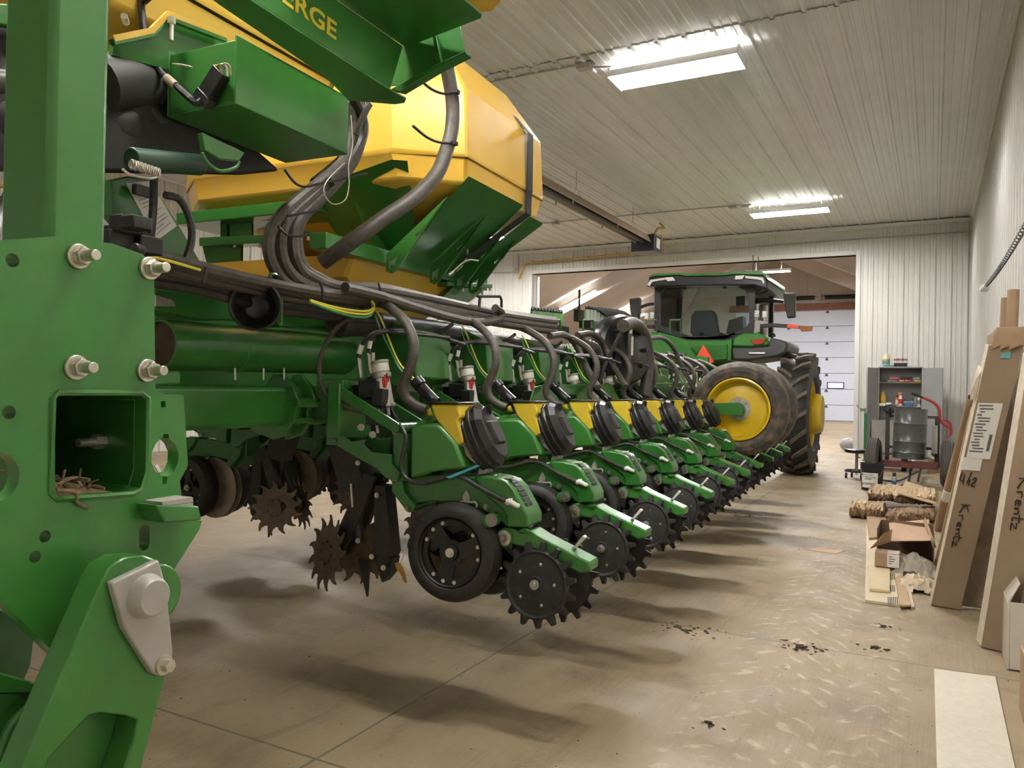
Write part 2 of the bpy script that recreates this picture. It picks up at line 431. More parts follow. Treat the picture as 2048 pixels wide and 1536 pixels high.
# ================================================================ LIGHT FITTINGS, HEATER, PIPES
FIXW = mat('fixture_white', (.80, .80, .78), .35)
LTUBE = emis('lit_tube', (1., .98, .955), 62.)
LTUBE2 = emis('lit_tube_cool', (1., .97, .95), 85.)
def fixture(name, label, L, W, ntub, cat, mt, loc, rot=None, group=None, r=.019, stem=0):
    f = empty(name, loc); tag(f, label, cat, group)
    if rot is not None: f.rotation_euler = rot
    m = MB(); h = .085
    prof = [(-W/2, -h), (-W/2+.012, -h), (-W*.36, -.01), (W*.36, -.01), (W/2-.012, -h), (W/2, -h), (W*.40, .03), (-W*.40, .03)]
    for sg in (-1, 1):
        pf_ = [(W*.13, -.008), (W*.36, -.012), (W/2-.012, -h), (W/2, -h), (W*.37, .012), (W*.13, .012)]
        m = MB(); m.prism([(-L/2, sg*y, z) for y, z in pf_], (L, 0, 0)); m.build('reflector', FIXW, f)
    m = MB(); m.mm((-L/2, -.028, -.02), (L/2, .028, .012)); m.build('ballast_channel', FIXW, f)
    for s in (-1, 1):
        m = MB(); m.prism([(s*L/2-.006, y, z) for y, z in ((-W/2, -h-.012), (W/2, -h-.012), (W*.42, .034), (-W*.42, .034))], (.012, 0, 0)); m.build('end_cap', FIXW, f)
        if stem: m = MB(); m.tube((s*L*.4, 0, .01), (s*L*.4, 0, stem), .006, 6); m.build('hanger', FIXW, f)
    for i in range(ntub):
        y = (i-(ntub-1)/2)*W*.80/ntub
        t = MB(); t.tube((-L/2+.03, y, -.045), (L/2-.03, y, -.045), r, 8); t.build('lamp_tube', mt, f)
    return f
hall = 'open strip light fittings on the hall ceiling'
for (x, y, lab) in ((-.45, 2.4, 'added unseen strip light by the right wall, brightening the green end plate'), (-2.60, 8.55, 'large lit strip light, nearest one on the ribbed ceiling'),  # first entry is an added unseen lamp that lifts the green end plate
                    (-2.56, 16.2, 'lit strip light near the far wall above the big opening'),
                    (-2.60, .75, 'lit strip light overhead behind the camera on the right side'),
                    (-7.9, 8.55, 'lit strip light hidden above the yellow tank'),
                    (-9.7, 16.2, 'unseen lit strip light added at the far left of the ceiling')):  # unseen lamp placed for the shadows and overall brightness
    fixture('strip_light', lab, 1.46, .46, 2 if y < 3 and x > -1 else 4, 'ceiling light', LTUBE, (x, y, 4.99), group=hall, stem=.158)
bay = 'strip lights in the rear bay'
def bayfix(x, y, lab, L=1.7, dz=.70):
    a = math.atan(SL)*(1 if x < RX else -1)
    fixture('rafter_light', lab, L, .34, 2, 'ceiling light', LTUBE2, (x, y, rz(x)-dz), rot=(0, -a, 0), group=bay, r=.045)
bayfix(-13.05, 29.7, 'lit strip light on the rear-bay rafter seen above the left of the planter', dz=.36)
bayfix(-13.1, 36.0, 'lit strip light on the rear-bay rafter seen beside the tractor left mirror')
bayfix(-12.9, 23.4, 'added strip light at the left, standing in for the lit edge of the nearest rear-bay rafter')  # added lamp; its streak stands in for a rafter edge catching light
bayfix(-3.0, 24.0, 'added unseen strip light brightening the rear bay, hidden above the opening')  # out of view, added to brighten the rear bay
bayfix(-3.0, 21.4, 'added unseen strip light in the rear bay just behind the top of the opening')  # another unseen lamp added as fill for the rear bay
bayfix(-1.5, 36.5, 'added unseen strip light in the rear bay near its far right corner')  # extra rear-bay brightness from an added lamp that stays out of sight
o = ony(1542, 545, 33.)
fixture('rafter_light', 'lit strip light in the rear bay right beside the cab roof', 1.7, .5, 2, 'ceiling light', LTUBE2, (o.x-.1, 33., o.z+.1), group=bay, r=.045)
# hanging stems of that light
m = MB()
for s in (-.5, .5): m.tube((o.x-.1+s, 33, o.z+.12), (o.x-.1+s, 33, rz(o.x-.1+s)-.02), .02, 6)
tag(m.build('hanger_rod', STEEL), 'pair of steel rods hanging the rear-bay light beside the cab', 'hanger')
# radiant tube heater
HTN = mat('aluminium_reflector', (.42, .33, .25), .45, metal=.5, var=.1, scale=2); HTB = mat('black_heater_tube', (.03, .03, .04), .45)
HX, HZ = -5.50, 4.52
hh = tag(empty('tube_heater', (HX, 16.3, HZ)), 'long black radiant tube heater with tan reflector hung on chains below the ceiling', 'heater')
m = MB(); pf = [(-.17, -.03), (-.15, -.03), (-.085, .10), (.085, .10), (.15, -.03), (.17, -.03), (.10, .125), (-.10, .125)]
m.prism([(x, -.35, z) for x, z in pf], (0, -10.8, 0)); m.build('reflector', HTN, hh)
m = MB(); m.tube((0, -.1, 0), (0, -11.2, 0), .052, 14)
m.build('heater_tube', HTB, hh)
m = MB(); m.mm((-.30, -.28, -.20), (.22, .22, .16)); bx = m.build('burner_box', mat('heater_box_blue_grey', (.045, .05, .07), .4), hh, bevel=.012)
m = MB(); m.mm((.222, -.15, -.12), (.228, .1, .10)); m.build('rating_label', LABELW, bx)
m = MB()
for y in (-1.0, -3.9, -6.8, -9.7):
    m.path([(-.16, y, -.02), (0, y-.02, .30), (.16, y, -.02)], .006, 5, sub=1)
    for k in range(7): m.box((0, y-.02, .30+.03+k*.045), (.014 if k % 2 else .004, .004 if k % 2 else .014, .05))
m.build('hanging_chain', STEEL, hh)
m = MB()
for y in (-2.3, -3.9-.5, -5.9, -7.8):
    for s in (-1, 1): m.box((s*.16, y, -.05), (.012, .05, .07))
m.build('reflector_clip', STEEL, hh)
# gas line
GASY = mat('yellow_gas_pipe', (.55, .36, .06), .45, var=.05)
g0, g1 = ony(1045, 527, YF-.1), ony(1302, 503, YF-.1)
m = MB(); a0 = ony(1036, 557, YF-.12)
m.path([a0, a0+V((.08, 0, .18)), g0+V((.12, 0, 0)), g0+V((.5, 0, .0))], .03, 8)
m.path([g0+V((.4, 0, 0)), g1, g1+V((.25, -.05, .05)), g1+V((.42, -.5, .25)), g1+V((.42, -1.2, .55)), V((HX+.15, 16.9, 4.98)), V((HX+.1, 16.6, 4.9)), V((HX+.05, 16.42, 4.66))], .024, 8)
gp = m.build('gas_pipe', GASY); tag(gp, 'yellow gas pipe running along the far wall above the opening to the heater', 'pipe')
m = MB()
for i in range(9):
    p = g0.lerp(g1, i/8.3+.05); m.tube((p.x-.012, p.y, p.z), (p.x+.012, p.y, p.z), .033, 8); m.mm((p.x-.012, p.y, p.z-.01), (p.x+.012, YF-.02, p.z+.01))
m.build('pipe_clip', STEEL, gp)
CONDM = mat('grey_conduit', (.42, .41, .40), .4, metal=.4)
def conduit(name, label, pts, r=.014, boxes=(), cat='conduit'):
    m = MB(); m.path(pts, r, 8, sub=4); o = m.build(name, CONDM); tag(o, label, cat)
    for b, d in boxes:
        m = MB(); m.box(b, d); m.build('junction_box', CONDM, o, bevel=.006)
    return o
jb = onz(1158, 123, 5.09)
conduit('ceiling_conduit', 'thin grey conduit with a junction box leading to the nearest strip light', [(-6.5, 8.33, 5.115), (-3.75, 8.33, 5.115), (-3.6, 8.4, 5.10), (-3.34, 8.5, 5.09)], .013, [((jb.x, 8.36, 5.09), (.17, .12, .06))])
jb = onz(1460, 408, 5.09)
conduit('ceiling_conduit', 'thin grey conduit with a junction box leading to the far strip light', [(-9.8, 16.0, 5.115), (-3.75, 16.0, 5.115), (-3.5, 16.1, 5.10), (-3.3, 16.18, 5.09)], .013, [((jb.x, 16.02, 5.09), (.17, .12, .06)), ((-7.6, 16.0, 5.09), (.17, .12, .06))])
conduit('wall_conduit', 'thin grey conduit across the top of the far wall above the opening', [ony(1045, 531, YF-.045), ony(1100, 526, YF-.045), ony(1600, 486.5, YF-.045), ony(1945, 462, YF-.045), ony(1955, 455, YF-.06), ony(1957, 440, YF-.06)], .014)
conduit('wall_conduit', 'grey conduit with a box on the far wall left of the opening', [ony(960, 546, YF-.045), ony(1030, 544, YF-.045), ony(1036, 540, YF-.045), ony(1037, 500, YF-.045)], .018, [(ony(1033, 541, YF-.05), (.13, .07, .15))])
conduit('corner_conduit', 'bent grey conduit in the upper far right corner', [ony(1900, 428, YF-.12), ony(1935, 418, YF-.14), ony(1950, 415, YF-.16), ony(1954, 425, YF-.12), ony(1953, 445, YF-.1)], .018)
# thin line hanging down the wall and the track corner of the opening
m = MB(); m.tube((OX0+.12, YF+.1, 4.40), (OX0+.12, YF+.1, .2), .05, 8); tag(m.build('door_track', STEEL), 'steel door track just inside the left edge of the opening', 'door track')
# coiled cord with a white socket
p0, p1 = onx(2052, 446, .43), onx(1972, 572, .43); d = p1-p0
m = MB(); e1 = V((1, 0, 0)); e2 = d.normalized().cross(e1).normalized(); q0 = p0-d*.12; D = p1-q0
m.path([q0 + D*(i/520) + V((0, 0, -.03*math.sin(PI*i/520))) + (e1*math.cos(i*.45)+e2*math.sin(i*.45))*.014 for i in range(521)], .0038, 5, sub=1)
cc = m.build('coiled_cord', mat('cord_black', (.03, .03, .03), .5)); tag(cc, 'black coiled cord hanging beside the right wall with a white socket block on its end', 'power cord')
m = MB(); dn = d.normalized(); q = p1+dn*.36
m.tube(p1-dn*.02, p1+dn*.08, .02, 8, r1=.035); R = basis(q-dn*.14, dn, e1)
m.M = R; m.box((.0, 0, 0), (.34, .075, .05)); m.M = Matrix()
m.build('socket_block', LABELW, cc, bevel=.008)
# ================================================================ THE PLANTER: one machine, its row units are parts
planter = empty('planter', P0, PROT)
tag(planter, 'large green row-crop planter with yellow tanks, folded behind the tractor on the left', 'planter')
def c4(x, y, a): return PA(780+x/4.876, 780+y/4.876, a)
def c5(x, y, a): return PA(620+x/4.8, 640+y/4.8, a)
def c6(x, y, a): return PA(640+x/3.657, 900+y/3.657, a)
def fl(pts): return [V((p.x, p.y, p.z)) for p in pts]
def slab(m, f, pts, a0, a1):
    P = [f(x, y, a0) for x, y in pts]; return m.prism(P, (0, a1-a0, 0))
def arc(c, r, t0, t1, n): return [(c[0]+r*math.cos(t0+(t1-t0)*i/n), c[1]+r*math.sin(t0+(t1-t0)*i/n)) for i in range(n+1)]

# --- meshes of one row unit (x = outward, y = along the wing, z = up), measured on the nearest unit
GC = V((-.525, 0, .675)); CC = V((-.178, 0, .585))
m = MB()
body = [(20,395),(150,395),(170,620),(185,830),(620,828),(830,850),(870,868),(1060,880),(1130,890),(1190,960),(1240,1060),(1290,1150),(1330,1230),(1335,1330),(1130,1330),(1090,1290),(950,1200),(850,1150),(640,1095),(380,1090),(240,1110),(235,1180),(165,1195),(12,990),(20,780)]
slab(m, c4, body, -.055, .055)
dome = [(830,862),(890,840),(1000,850),(1130,892),(1195,960),(1250,1060),(1300,1150),(1338,1235),(1338,1338),(1140,1338),(1135,1230),(1100,1170),(1040,1120),(960,1060),(890,980)]
slab(m, c4, dome, -.072, .072)
slab(m, c4, [(825,835),(870,830),(985,838),(990,868),(960,880),(830,880)], -.06, .06)
slab(m, c4, [(12,770),(60,740),(110,800),(130,1000),(240,1130),(235,1185),(165,1198),(12,990)], -.085, .085)
q = c4(1030, 1255, -.055); m.tube(q, q+V((0, -.075, 0)), .026, 18)
q = c4(50, 835, -.085); m.tube(q, q+V((0, .17, 0)), .034, 18)
q = c4(65, 385, -.085); m.tube(q, q+V((0, .17, 0)), .03, 18)
frame_me = m.build('row_unit', GREEN, None, bevel=.007, ang=40)
parts = {}
def keep(name, o, lab=None):
    if lab: o['label'] = lab
    parts.setdefault(name, []).append(o); o.parent = frame_me; return o
# adjuster slots along the dome
m = MB()
for i in range(6):
    t = .08+.84*i/5; pr3 = [(1130,892),(1195,960),(1250,1060),(1300,1150)]; k = min(int(t*3),2); f = t*3-k; q = c4(pr3[k][0]+(pr3[k+1][0]-pr3[k][0])*f, pr3[k][1]+(pr3[k+1][1]-pr3[k][1])*f, -.072); m.box(V((q.x-.003, -.012, q.z-.003)), (.015, .055, .015), Matrix.Rotation(math.radians(35+30*t), 3, 'Y'))
keep('rack', m.build('depth_rack', BLACKM))
for x, y, a, r in ((990,1270,-.13,.017),(45,835,-.085,.016),(65,385,-.085,.016),(938,1140,-.058,.009),(165,1160,-.09,.007)):
    m = MB(); m.bolt(c4(x, y, a), (0, -1, 0), r, r*.9); keep('bolt', m.build('bolt', DULLB), 'grey hex bolt')
# hanger bracket and clip on the body side
m = MB(); slab(m, c4, [(742,975),(765,1020),(775,1050),(770,1082),(712,1080),(706,1050),(718,1015)], -.064, -.056)
m.path([c4(680,1100,-.065), c4(690,1090,-.065), c4(790,1095,-.068), c4(830,1095,-.068), c4(846,1125,-.068), c4(830,1150,-.068), c4(800,1150,-.066)], .0045, 6)
m.bolt(c4(740,1065,-.064), (0,-1,0), .006, .008)
keep('hang', m.build('hanger_bracket', GREYP))
# white hose elbow and lock handle on the dome
m = MB(); m.path([c4(1140,1095,-.075), c4(1165,1090,-.08), c4(1200,1105,-.08), c4(1235,1125,-.075), c4(1270,1122,-.06), c4(1280,1110,-.04)], .0098, 8, taper=(1.2,.9))
for x in (1150, 1172): m.tube(c4(x,1085,-.075), c4(x+12,1092,-.075), .014, 10)
keep('elbow', m.build('hose_elbow', LABELW))
m = MB(); m.hull([c4(x,y,a) for x,y in ((1115,838),(1205,838),(1216,852),(1205,866),(1118,864)) for a in (-.03,.0)])
m.tube(c4(1100,885,-.015), c4(1125,850,-.015), .007, 8); m.sphere(c4(1075,893,-.02), .012, 8)
keep('handle', m.build('depth_handle', LABELW, bevel=.003))
# shield, hopper, lid, seed meter
m = MB(); sh = [(198,350),(300,338),(470,335),(640,520),(725,770),(500,788),(380,805),(290,850),(195,868)]
P = [c4(x, y, -.105) for x, y in sh]; m.prism(P, (0, .21, 0))
T = [c4(x, y, -.105) for x, y in ((200,352),(470,337))]; T2 = [c4(x, y, -.02) for x, y in ((300,285),(445,272))]
m.hull([T[0], T[1], T2[0], T2[1], T[0]+V((0,.21,0)), T[1]+V((0,.21,0)), T2[0]+V((0,.08,0)), T2[1]+V((0,.08,0))])
keep('shield', m.build('chain_shield', GREENL, bevel=.012))
m = MB(); slab(m, c4, [(392,140),(655,140),(692,255),(655,300),(718,510),(660,548),(470,320),(440,275)], -.092, .07)
m.hull([c4(x,y,a) for x,y in ((392,170),(430,260),(365,245),(360,205)) for a in (-.05,.03)])
for x0, y0, x1, y1 in ((668,330,690,310),(640,430,700,420)): pass
hop = keep('hopper', m.build('mini_hopper', YELBRT, bevel=.01), 'yellow seed hopper')
m = MB(); slab(m, c4, [(352,116),(660,118),(668,134),(355,134)], -.098, .078)
m.hull([c4(x,y,a) for x,y in ((415,75),(460,85),(470,116),(420,116)) for a in (-.01,.03)])
keep('lid', m.build('hopper_lid', BLACK, bevel=.004))
m = MB(); slab(m, c4, [(660,300),(700,335),(775,520),(720,545),(668,562),(718,512)], -.075, .06)
slab(m, c4, [(665,560),(775,520),(800,620),(850,612),(892,715),(850,730),(790,690),(735,640)], -.055, .05)
slab(m, c4, [(870,760),(960,770),(930,820),(850,830)], -.03, .03)
keep('meter_back', m.build('meter_back_plate', GREYP, bevel=.003), 'bare grey metal meter backing')
mc = c4(850, 482, -.05); mc = V((mc.x-.012, 0, mc.z)); ax = V((.895, 0, .446))
m = MB()
R = .138; m.M = Matrix.Diagonal((1,.66,1,1))
m.lathe([(R*.8,-.03),(R*.98,-.028),(R*.98,-.012),(R*.93,-.011),(R*.93,.0),(R,.001),(R,.018),(R*.96,.022),(R*.97,.045),(R*.80,.072),(0,.078)], mc, ax, 12, up=(0,0,1))
U = ax.cross(V((0,1,0)))
for t in range(-2, 3): pass
m.hull([mc+ax*.045+V((0,-.085,0))+U*.06, mc+ax*.045+V((0,.085,0))+U*.06, mc+ax*.085+V((0,-.05,0))+U*.04, mc+ax*.085+V((0,.05,0))+U*.04, mc+ax*.045+V((0,-.08,0))-U*.07, mc+ax*.045+V((0,.08,0))-U*.07, mc+ax*.088+V((0,-.045,0))-U*.05, mc+ax*.088+V((0,.045,0))-U*.05])
m.M = Matrix()
keep('meter', m.build('seed_meter_cover', BLACK, ang=20, bevel=.004), 'black plastic meter cover')
m = MB(); m.hull([c4(x,y,a) for x,y in ((905,190),(945,145),(985,138),(1000,170),(990,230),(965,275),(930,240)) for a in (.02,.05)])
keep('paddle', m.build('meter_latch', BLACK, bevel=.005))
# closing arm, lever and wheels
m = MB(); a0 = .046
arm = [(1300,600),(1330,570),(1400,565),(1470,600),(1535,585),(1620,640),(1965,820),(1975,840),(1970,892),(1900,905),(1700,800),(1560,725),(1400,690),(1340,685),(1300,655)]
P = [c6(x, y, -.05) for x, y in arm]
m.prism([V((p.x, -.05, p.z)) for p in P], (0, .10, 0))
q = c6(1348,643,-.05); m.tube(q+V((0,-.012,0)), q+V((0,.112,0)), .036, 20)
m.hull([c6(x,y,a) for x,y in ((1440,590),(1500,565),(1535,585),(1530,610),(1470,612)) for a in (-.062,.062)])
keep('arm', m.build('closing_arm', GREENL, bevel=.007))
m = MB(); e0, e1 = c6(1590,635,0), c6(1960,822,0); d = (e1-e0).normalized(); nz = V((-d.z,0,d.x))
L = (e1-e0).length; B = basis(e0+nz*.0005, d, (0,1,0)); m.M = B
m.box((L*.42,.0,.0),(L*.40,.012,.006)); m.box((L*.86,.012,.0),(L*.16,.03,.006)); m.box((L*.80,-.018,.0),(L*.09,.014,.006)); m.box((L*.93,-.012,.0),(L*.07,.022,.006)); m.M = Matrix()
keep('slot', m.build('adjuster_slot', BLACKM))
m = MB(); q = c6(1348,643,-.062); m.tube(q, q+V((0,-.005,0)), .029, 24); m.mi = 1; m.bolt(q+V((0,-.005,0)), (0,-1,0), .0125, .018, w=1.2)
keep('washer', m.build('pivot_washer', [ZINC, DULLB]), 'pale washer with a grey pivot bolt')
m = MB(); l0, l1, l2 = c6(1812,775,-.0), c6(1868,712,.0), c6(1940,630,.0)
m.mi = 1; m.tube(l0, l1, .0085, 8); m.mi = 0; B = basis(l1, l2-l1, (0,1,0)); m.M = B; k = (l2-l1).length
m.hull([V((x,y*s,z*s)) for x,s in ((0,.7),(k,1.)) for y in (-.015,.015) for z in (-.006,.006)]); m.M = Matrix()
keep('lever', m.build('closing_lever', [LABELW, STEEL], bevel=.002), 'pale grey spring lever')
def closing_wheel():
    m = MB()
    m.lathe([(0,-.016),(.030,-.016),(.032,-.012),(.112,-.006),(.122,-.012),(.129,-.006),(.129,.012),(.12,.016),(.03,.012),(0,.012)], (0,0,0), (0,1,0), 48)
    ns = 15
    for i in range(ns):
        t = 2*PI*i/ns; u = V((math.cos(t),0,math.sin(t))); w = V((-math.sin(t),0,math.cos(t)))
        m.hull([u*r + w*s*hw + V((0,h,0)) for r,hw,hs in ((.122,.017,(-.010,.014)),(.140,.0095,(-.008,.015)),(.160,.007,(-.004,.016))) for s in (-1,1) for h in hs])
    o = m.build('closing_wheel', RUBBER, bevel=.0015, seg=1, ang=30)
    m = MB(); m.bolt((0,-.016,0),(0,-1,0),.013,.014)
    for i in range(5):
        t = 2*PI*i/5+.3; m.bolt((.078*math.cos(t),-.0095,.078*math.sin(t)),(0,-1,0),.0045,.006)
    b = m.build('wheel_bolts', STEEL)
    return o, b
cwa, cwb = closing_wheel()
# the bolts belong to the wheel: join them so the wheel stays one sub-part
def join(a, b):
    bm = bmesh.new(); bm.from_mesh(a.data); k = len(a.data.materials)
    n0 = len(bm.faces); bm.from_mesh(b.data); bm.faces.ensure_lookup_table()
    for f in bm.faces[n0:]: f.material_index += k
    for mm_ in b.data.materials: a.data.materials.append(mm_)
    bm.to_mesh(a.data); bm.free(); me = b.data; bpy.data.objects.remove(b); bpy.data.meshes.remove(me); return a
cwa = join(cwa, cwb)
cwa.location = CC + V((.0,-.082,0)); cwa.rotation_euler = (math.radians(-7), .2, math.radians(-4)); keep('closing_wheel', cwa, 'spiked rubber closing wheel')
c2 = cwa.copy(); COL.objects.link(c2); c2.location = CC + V((.035,.082,-.012)); c2.rotation_euler = (math.radians(7), .45, math.radians(184)); keep('closing_wheel', c2)
# gauge wheels
def gauge_wheel():
    m = MB()
    m.lathe([(.134,-.046),(.140,-.058),(.150,-.060),(.168,-.056),(.184,-.046),(.193,-.025),(.194,.02),(.186,.044),(.165,.056),(.140,.056),(.134,.045),(.134,-.046)], (0,0,0), (0,1,0), 56, caps=False)
    m.mi = 1
    m.lathe([(.136,-.046),(.131,-.052),(.127,-.046),(.127,.03),(.136,.036)], (0,0,0), (0,1,0), 48, caps=False)
    outer = [V((x,-.034,z)) for x,z in arc((0,0),.130,0,2*PI*47/48,47)]
    holes = []
    for c in (75,195,315):
        t0, t1 = math.radians(c-40), math.radians(c+40); s0, s1 = math.radians(c-24), math.radians(c+24)
        holes.append([V((x,-.034,z)) for x,z in arc((0,0),.103,t0,t1,14) + arc((0,0),.050,s1,s0,6)])
    m.prism(outer, (0,.010,0), holes)
    m.lathe([(.034,-.034),(.030,-.046),(0,-.046)], (0,0,0), (0,1,0), 24, caps=False); m.tube((0,-.03,0),(0,.03,0),.03,20)
    m.mi = 2; m.bolt((0,-.046,0),(0,-1,0),.0125,.014)
    for c in (135,255,15):
        for d in (-24,0,24):
            t = math.radians(c+d); m.bolt((.1165*math.cos(t),-.034,.1165*math.sin(t)),(0,-1,0),.0055,.006)
    return m.build('gauge_wheel', [RUBBER, BLACKM, ZINC], ang=32)
gw = gauge_wheel(); gw.location = GC+V((0,-.092,0)); gw.rotation_euler = (math.radians(-3),0,math.radians(4)); keep('gauge_wheel', gw, 'black rubber-tyred gauge wheel with bolted spokes')
g2 = gw.copy(); COL.objects.link(g2); g2.location = GC+V((.06,.095,-.005)); g2.rotation_euler = (math.radians(3),.6,math.radians(176)); keep('gauge_wheel', g2)
m = MB(); q = GC+V((-.085,-.075,.02)); m.lathe([(.05,.05),(.048,-.01),(.034,-.025),(.026,-.03),(.026,-.045),(0,-.047)], q, (0,1,0), 24)
m.hull([GC+V((-.10,y,-.04)) for y in (-.055,-.03)]+[GC+V((-.05,y,.05)) for y in (-.055,-.03)]+[c4(1000,1270,y) for y in (-.05,-.03)])
keep('gauge_arm', m.build('gauge_arm', BLACKM, bevel=.004))
for s in (-1, 1):
    m = MB(); m.lathe([(.186,0),(.19,.0015),(.186,.003),(.06,.004),(.05,.016),(0,.016)], GC+V((-.035,s*.018,-.012)), V((.03,s,0)), 48)
    keep('disc', m.build('opener_disc', DISC), 'dusty steel opener disc')
# mounting: face bracket and parallel arms
m = MB(); slab(m, c5, [(150,560),(290,560),(292,1210),(150,1210)], -.05, .11)
m.mm((-1.15,-.115,1.09),(-1.085,.115,1.33)); m.mm((-1.22,-.10,1.30),(-1.08,.10,1.345))
keep('mount', m.build('mounting_bracket', GREEN, bevel=.006))
for x,y in ((250,695),(230,1140),(490,1030),(600,1100)): m = MB(); m.bolt(c5(x,y,-.052 if x<300 else -.118),(0,-1,0) if x<300 else (.6,-.8,0),.010,.012); keep('mount_bolt', m.build('mounting_bolt', DULLB), 'grey mounting bolt')
up_ = [(250,640),(330,655),(850,990),(872,1045),(835,1090),(780,1065),(300,765)]
lo_ = [(270,1085),(400,1165),(545,1145),(520,1200),(590,1268),(785,1290),(790,1385),(872,1460),(850,1535),(790,1545),(715,1500),(650,1425),(500,1350),(270,1212)]
for nm, pl_ in (('upper_link', up_), ('lower_link', lo_)):
    for s in (-1, 1):
        P = [c5(x,y,-.10) for x,y in pl_]; m = MB(); m.prism([V((p.x, s*.10-.006, p.z)) for p in P], (0,.012,0))
        keep(nm, m.build(nm, GREEN, bevel=.003))
m = MB()
P = [c5(x,y,-.09) for x,y in ((795,1060),(905,1060),(925,1300),(935,1545),(860,1545),(790,1420))]
for s in (-1,1): m = MB(); m.prism([V((p.x, s*.08-.008, p.z)) for p in P], (0,.016,0)); keep('head', m.build('shank_plate', GREEN, bevel=.004))
# row cleaner
def cleaner():
    m = MB(); n = 13; pts = []
    for i in range(n):
        t = 2*PI*i/n
        for r, o in ((.112,-.03),(.128,.0),(.150,.11),(.163,.20),(.158,.225),(.140,.19),(.120,.26),(.113,.36)):
            pts.append(V((r*math.cos(t+o), -.002, r*math.sin(t+o))))
    m.prism(pts, (0,.005,0))
    m.tube((0,-.006,0),(0,.03,0),.045,20); m.mi = 1
    for i in range(8): m.bolt((.046*math.cos(i*PI/4),-.003,.046*math.sin(i*PI/4)),(0,-1,0),.0055,.006)
    return m.build('row_cleaner_wheel', [RUST, BLACKM])
cw = cleaner(); cw.location = V((-1.16,-.085,.60)); cw.rotation_euler = (math.radians(-8),0,math.radians(-24)); keep('cleaner', cw, 'rusty spiked row-cleaner wheel')
cw2 = cw.copy(); COL.objects.link(cw2); cw2.location = V((-1.12,.085,.59)); cw2.rotation_euler = (math.radians(-8),.4,math.radians(204)); keep('cleaner', cw2)
m = MB()
m.hull([V((x,y,z)) for x,y,z in ((-1.20,-.05,1.06),(-1.20,.05,1.06),(-1.05,-.05,1.06),(-1.05,.05,1.06),(-1.12,-.05,.86),(-1.12,.05,.86),(-1.0,-.05,.88),(-1.0,.05,.88))])
for s in (-1,1):
    m.hull([V((x,s*.04+y,z)) for x,z in ((-1.00,.95),(-.94,.93),(-1.13,.57),(-1.18,.60),(-1.03,.72)) for y in (-.012,.012)])
    m.tube((-1.15,s*.03,.60),(-1.15,s*.075,.60),.026,14)
m.hull([V((x,y,z)) for x,z in ((-.955,.90),(-.90,.90),(-.86,.62),(-.90,.54),(-.95,.58)) for y in (-.035,.035)])
m.hull([V((x,y,z)) for x,z in ((-.96,.60),(-.86,.60),(-.875,.53),(-.91,.49)) for y in (-.03,.03)])
m.hull([V((x,y,z)) for x,z in ((-1.08,.56),(-1.02,.56),(-1.03,.40),(-1.05,.46)) for y in (.03,.045)])
m.tube((-1.08,-.03,1.0),(-1.03,-.03,.66),.022,12)
keep('cleaner_arm', m.build('row_cleaner_arm', BLACKM, bevel=.004))
m = MB()
for p in ((-1.03,-.05,.99),(-.93,-.05,.86),(-1.02,-.053,.66),(-.95,-.05,.60),(-.89,-.05,.56)): m.bolt(p,(0,-1,0),.008,.01)
m.tube((-1.06,-.055,.90),(-1.05,-.055,.80),.006,8)
keep('cleaner_bolt', m.build('row_cleaner_bolt', ZINC))
units_base = list(frame_me.children)
# --- only on the near wing: cylinder, valve, hoses
def pa(x, y, a): return PA(x, y, a)
top_parts = []
def keep2(o, lab=None):
    if lab: o['label'] = lab
    o.parent = frame_me; top_parts.append(o); return o
m = MB(); A, Bq = pa(759,722,-.03), pa(775,816,-.03); d = Bq-A
m.mi = 0; m.tube(A+d*.06, A+d*.24, .036, 24); m.tube(A+d*.24, A+d*.92, .030, 24)
m.mi = 1; m.tube(A, A+d*.06, .039, 24); m.tube(A+d*.92, A+d*.99, .036, 24); m.tube(A+d*.99, A+d*1.16, .009, 10)
m.tube(A+V((-.02,-.02,-.01)), A+V((-.02,-.02,.035)), .009, 10); m.tube(A+d*.27-V((0,0,.0)), A+d*.37, .040, 20)
m.mi = 2; m.box(A+d*.38+V((.024,-.012,-.01)), (.018,.03,.055))
keep2(m.build('downforce_cylinder', [WHITEP, STEEL, REDP], bevel=.002), 'white hydraulic downforce cylinder with a red label')
m = MB(); m.box(A+d*.62+V((-.055,-.01,0)), (.10,.07,.075)); m.box(A+d*.78+V((-.005,-.035,0)), (.06,.045,.075)); m.sphere(A+d*.98+V((-.06,-.01,.0)), .05, 12)
m.box(A+d*.72+V((-.135,0,0)), (.06,.02,.08)); m.box(pa(752,832,-.06), (.07,.06,.075)); m.box(pa(756,822,-.06), (.05,.05,.03))
m.hull([pa(x,y,a) for x,y in ((718,768),(735,755),(745,752),(775,745),(776,756),(748,770)) for a in (-.05,.0)])
keep2(m.build('hydraulic_valve', BLACK, bevel=.006))
m = MB(); m.tube(pa(752,840,-.06), pa(756,866,-.06), .006, 6); m.box(pa(752,822,-.092), (.032,.006,.012)); m.tube(pa(745,788,-.07), pa(752,790,-.07), .009, 8)
m.tube(pa(757,800,-.075), pa(758,812,-.075), .009, 8); keep2(m.build('valve_fitting', LABELW))
m = MB()
for (x0,y0,x1,y1) in ((718,716,720,734),(720,734,723,756),(737,706,740,726),(739,726,743,748)): m.tube(pa(x0,y0,-.055), pa(x1,y1,-.055), .0095, 8)
m.tube(pa(721,731,-.055), pa(722,737,-.055), .006, 8); m.tube(pa(738,722,-.055), pa(740,728,-.055), .007, 8)
keep2(m.build('hose_fitting', ZINC), 'bright crimped hose fittings')
m = MB()
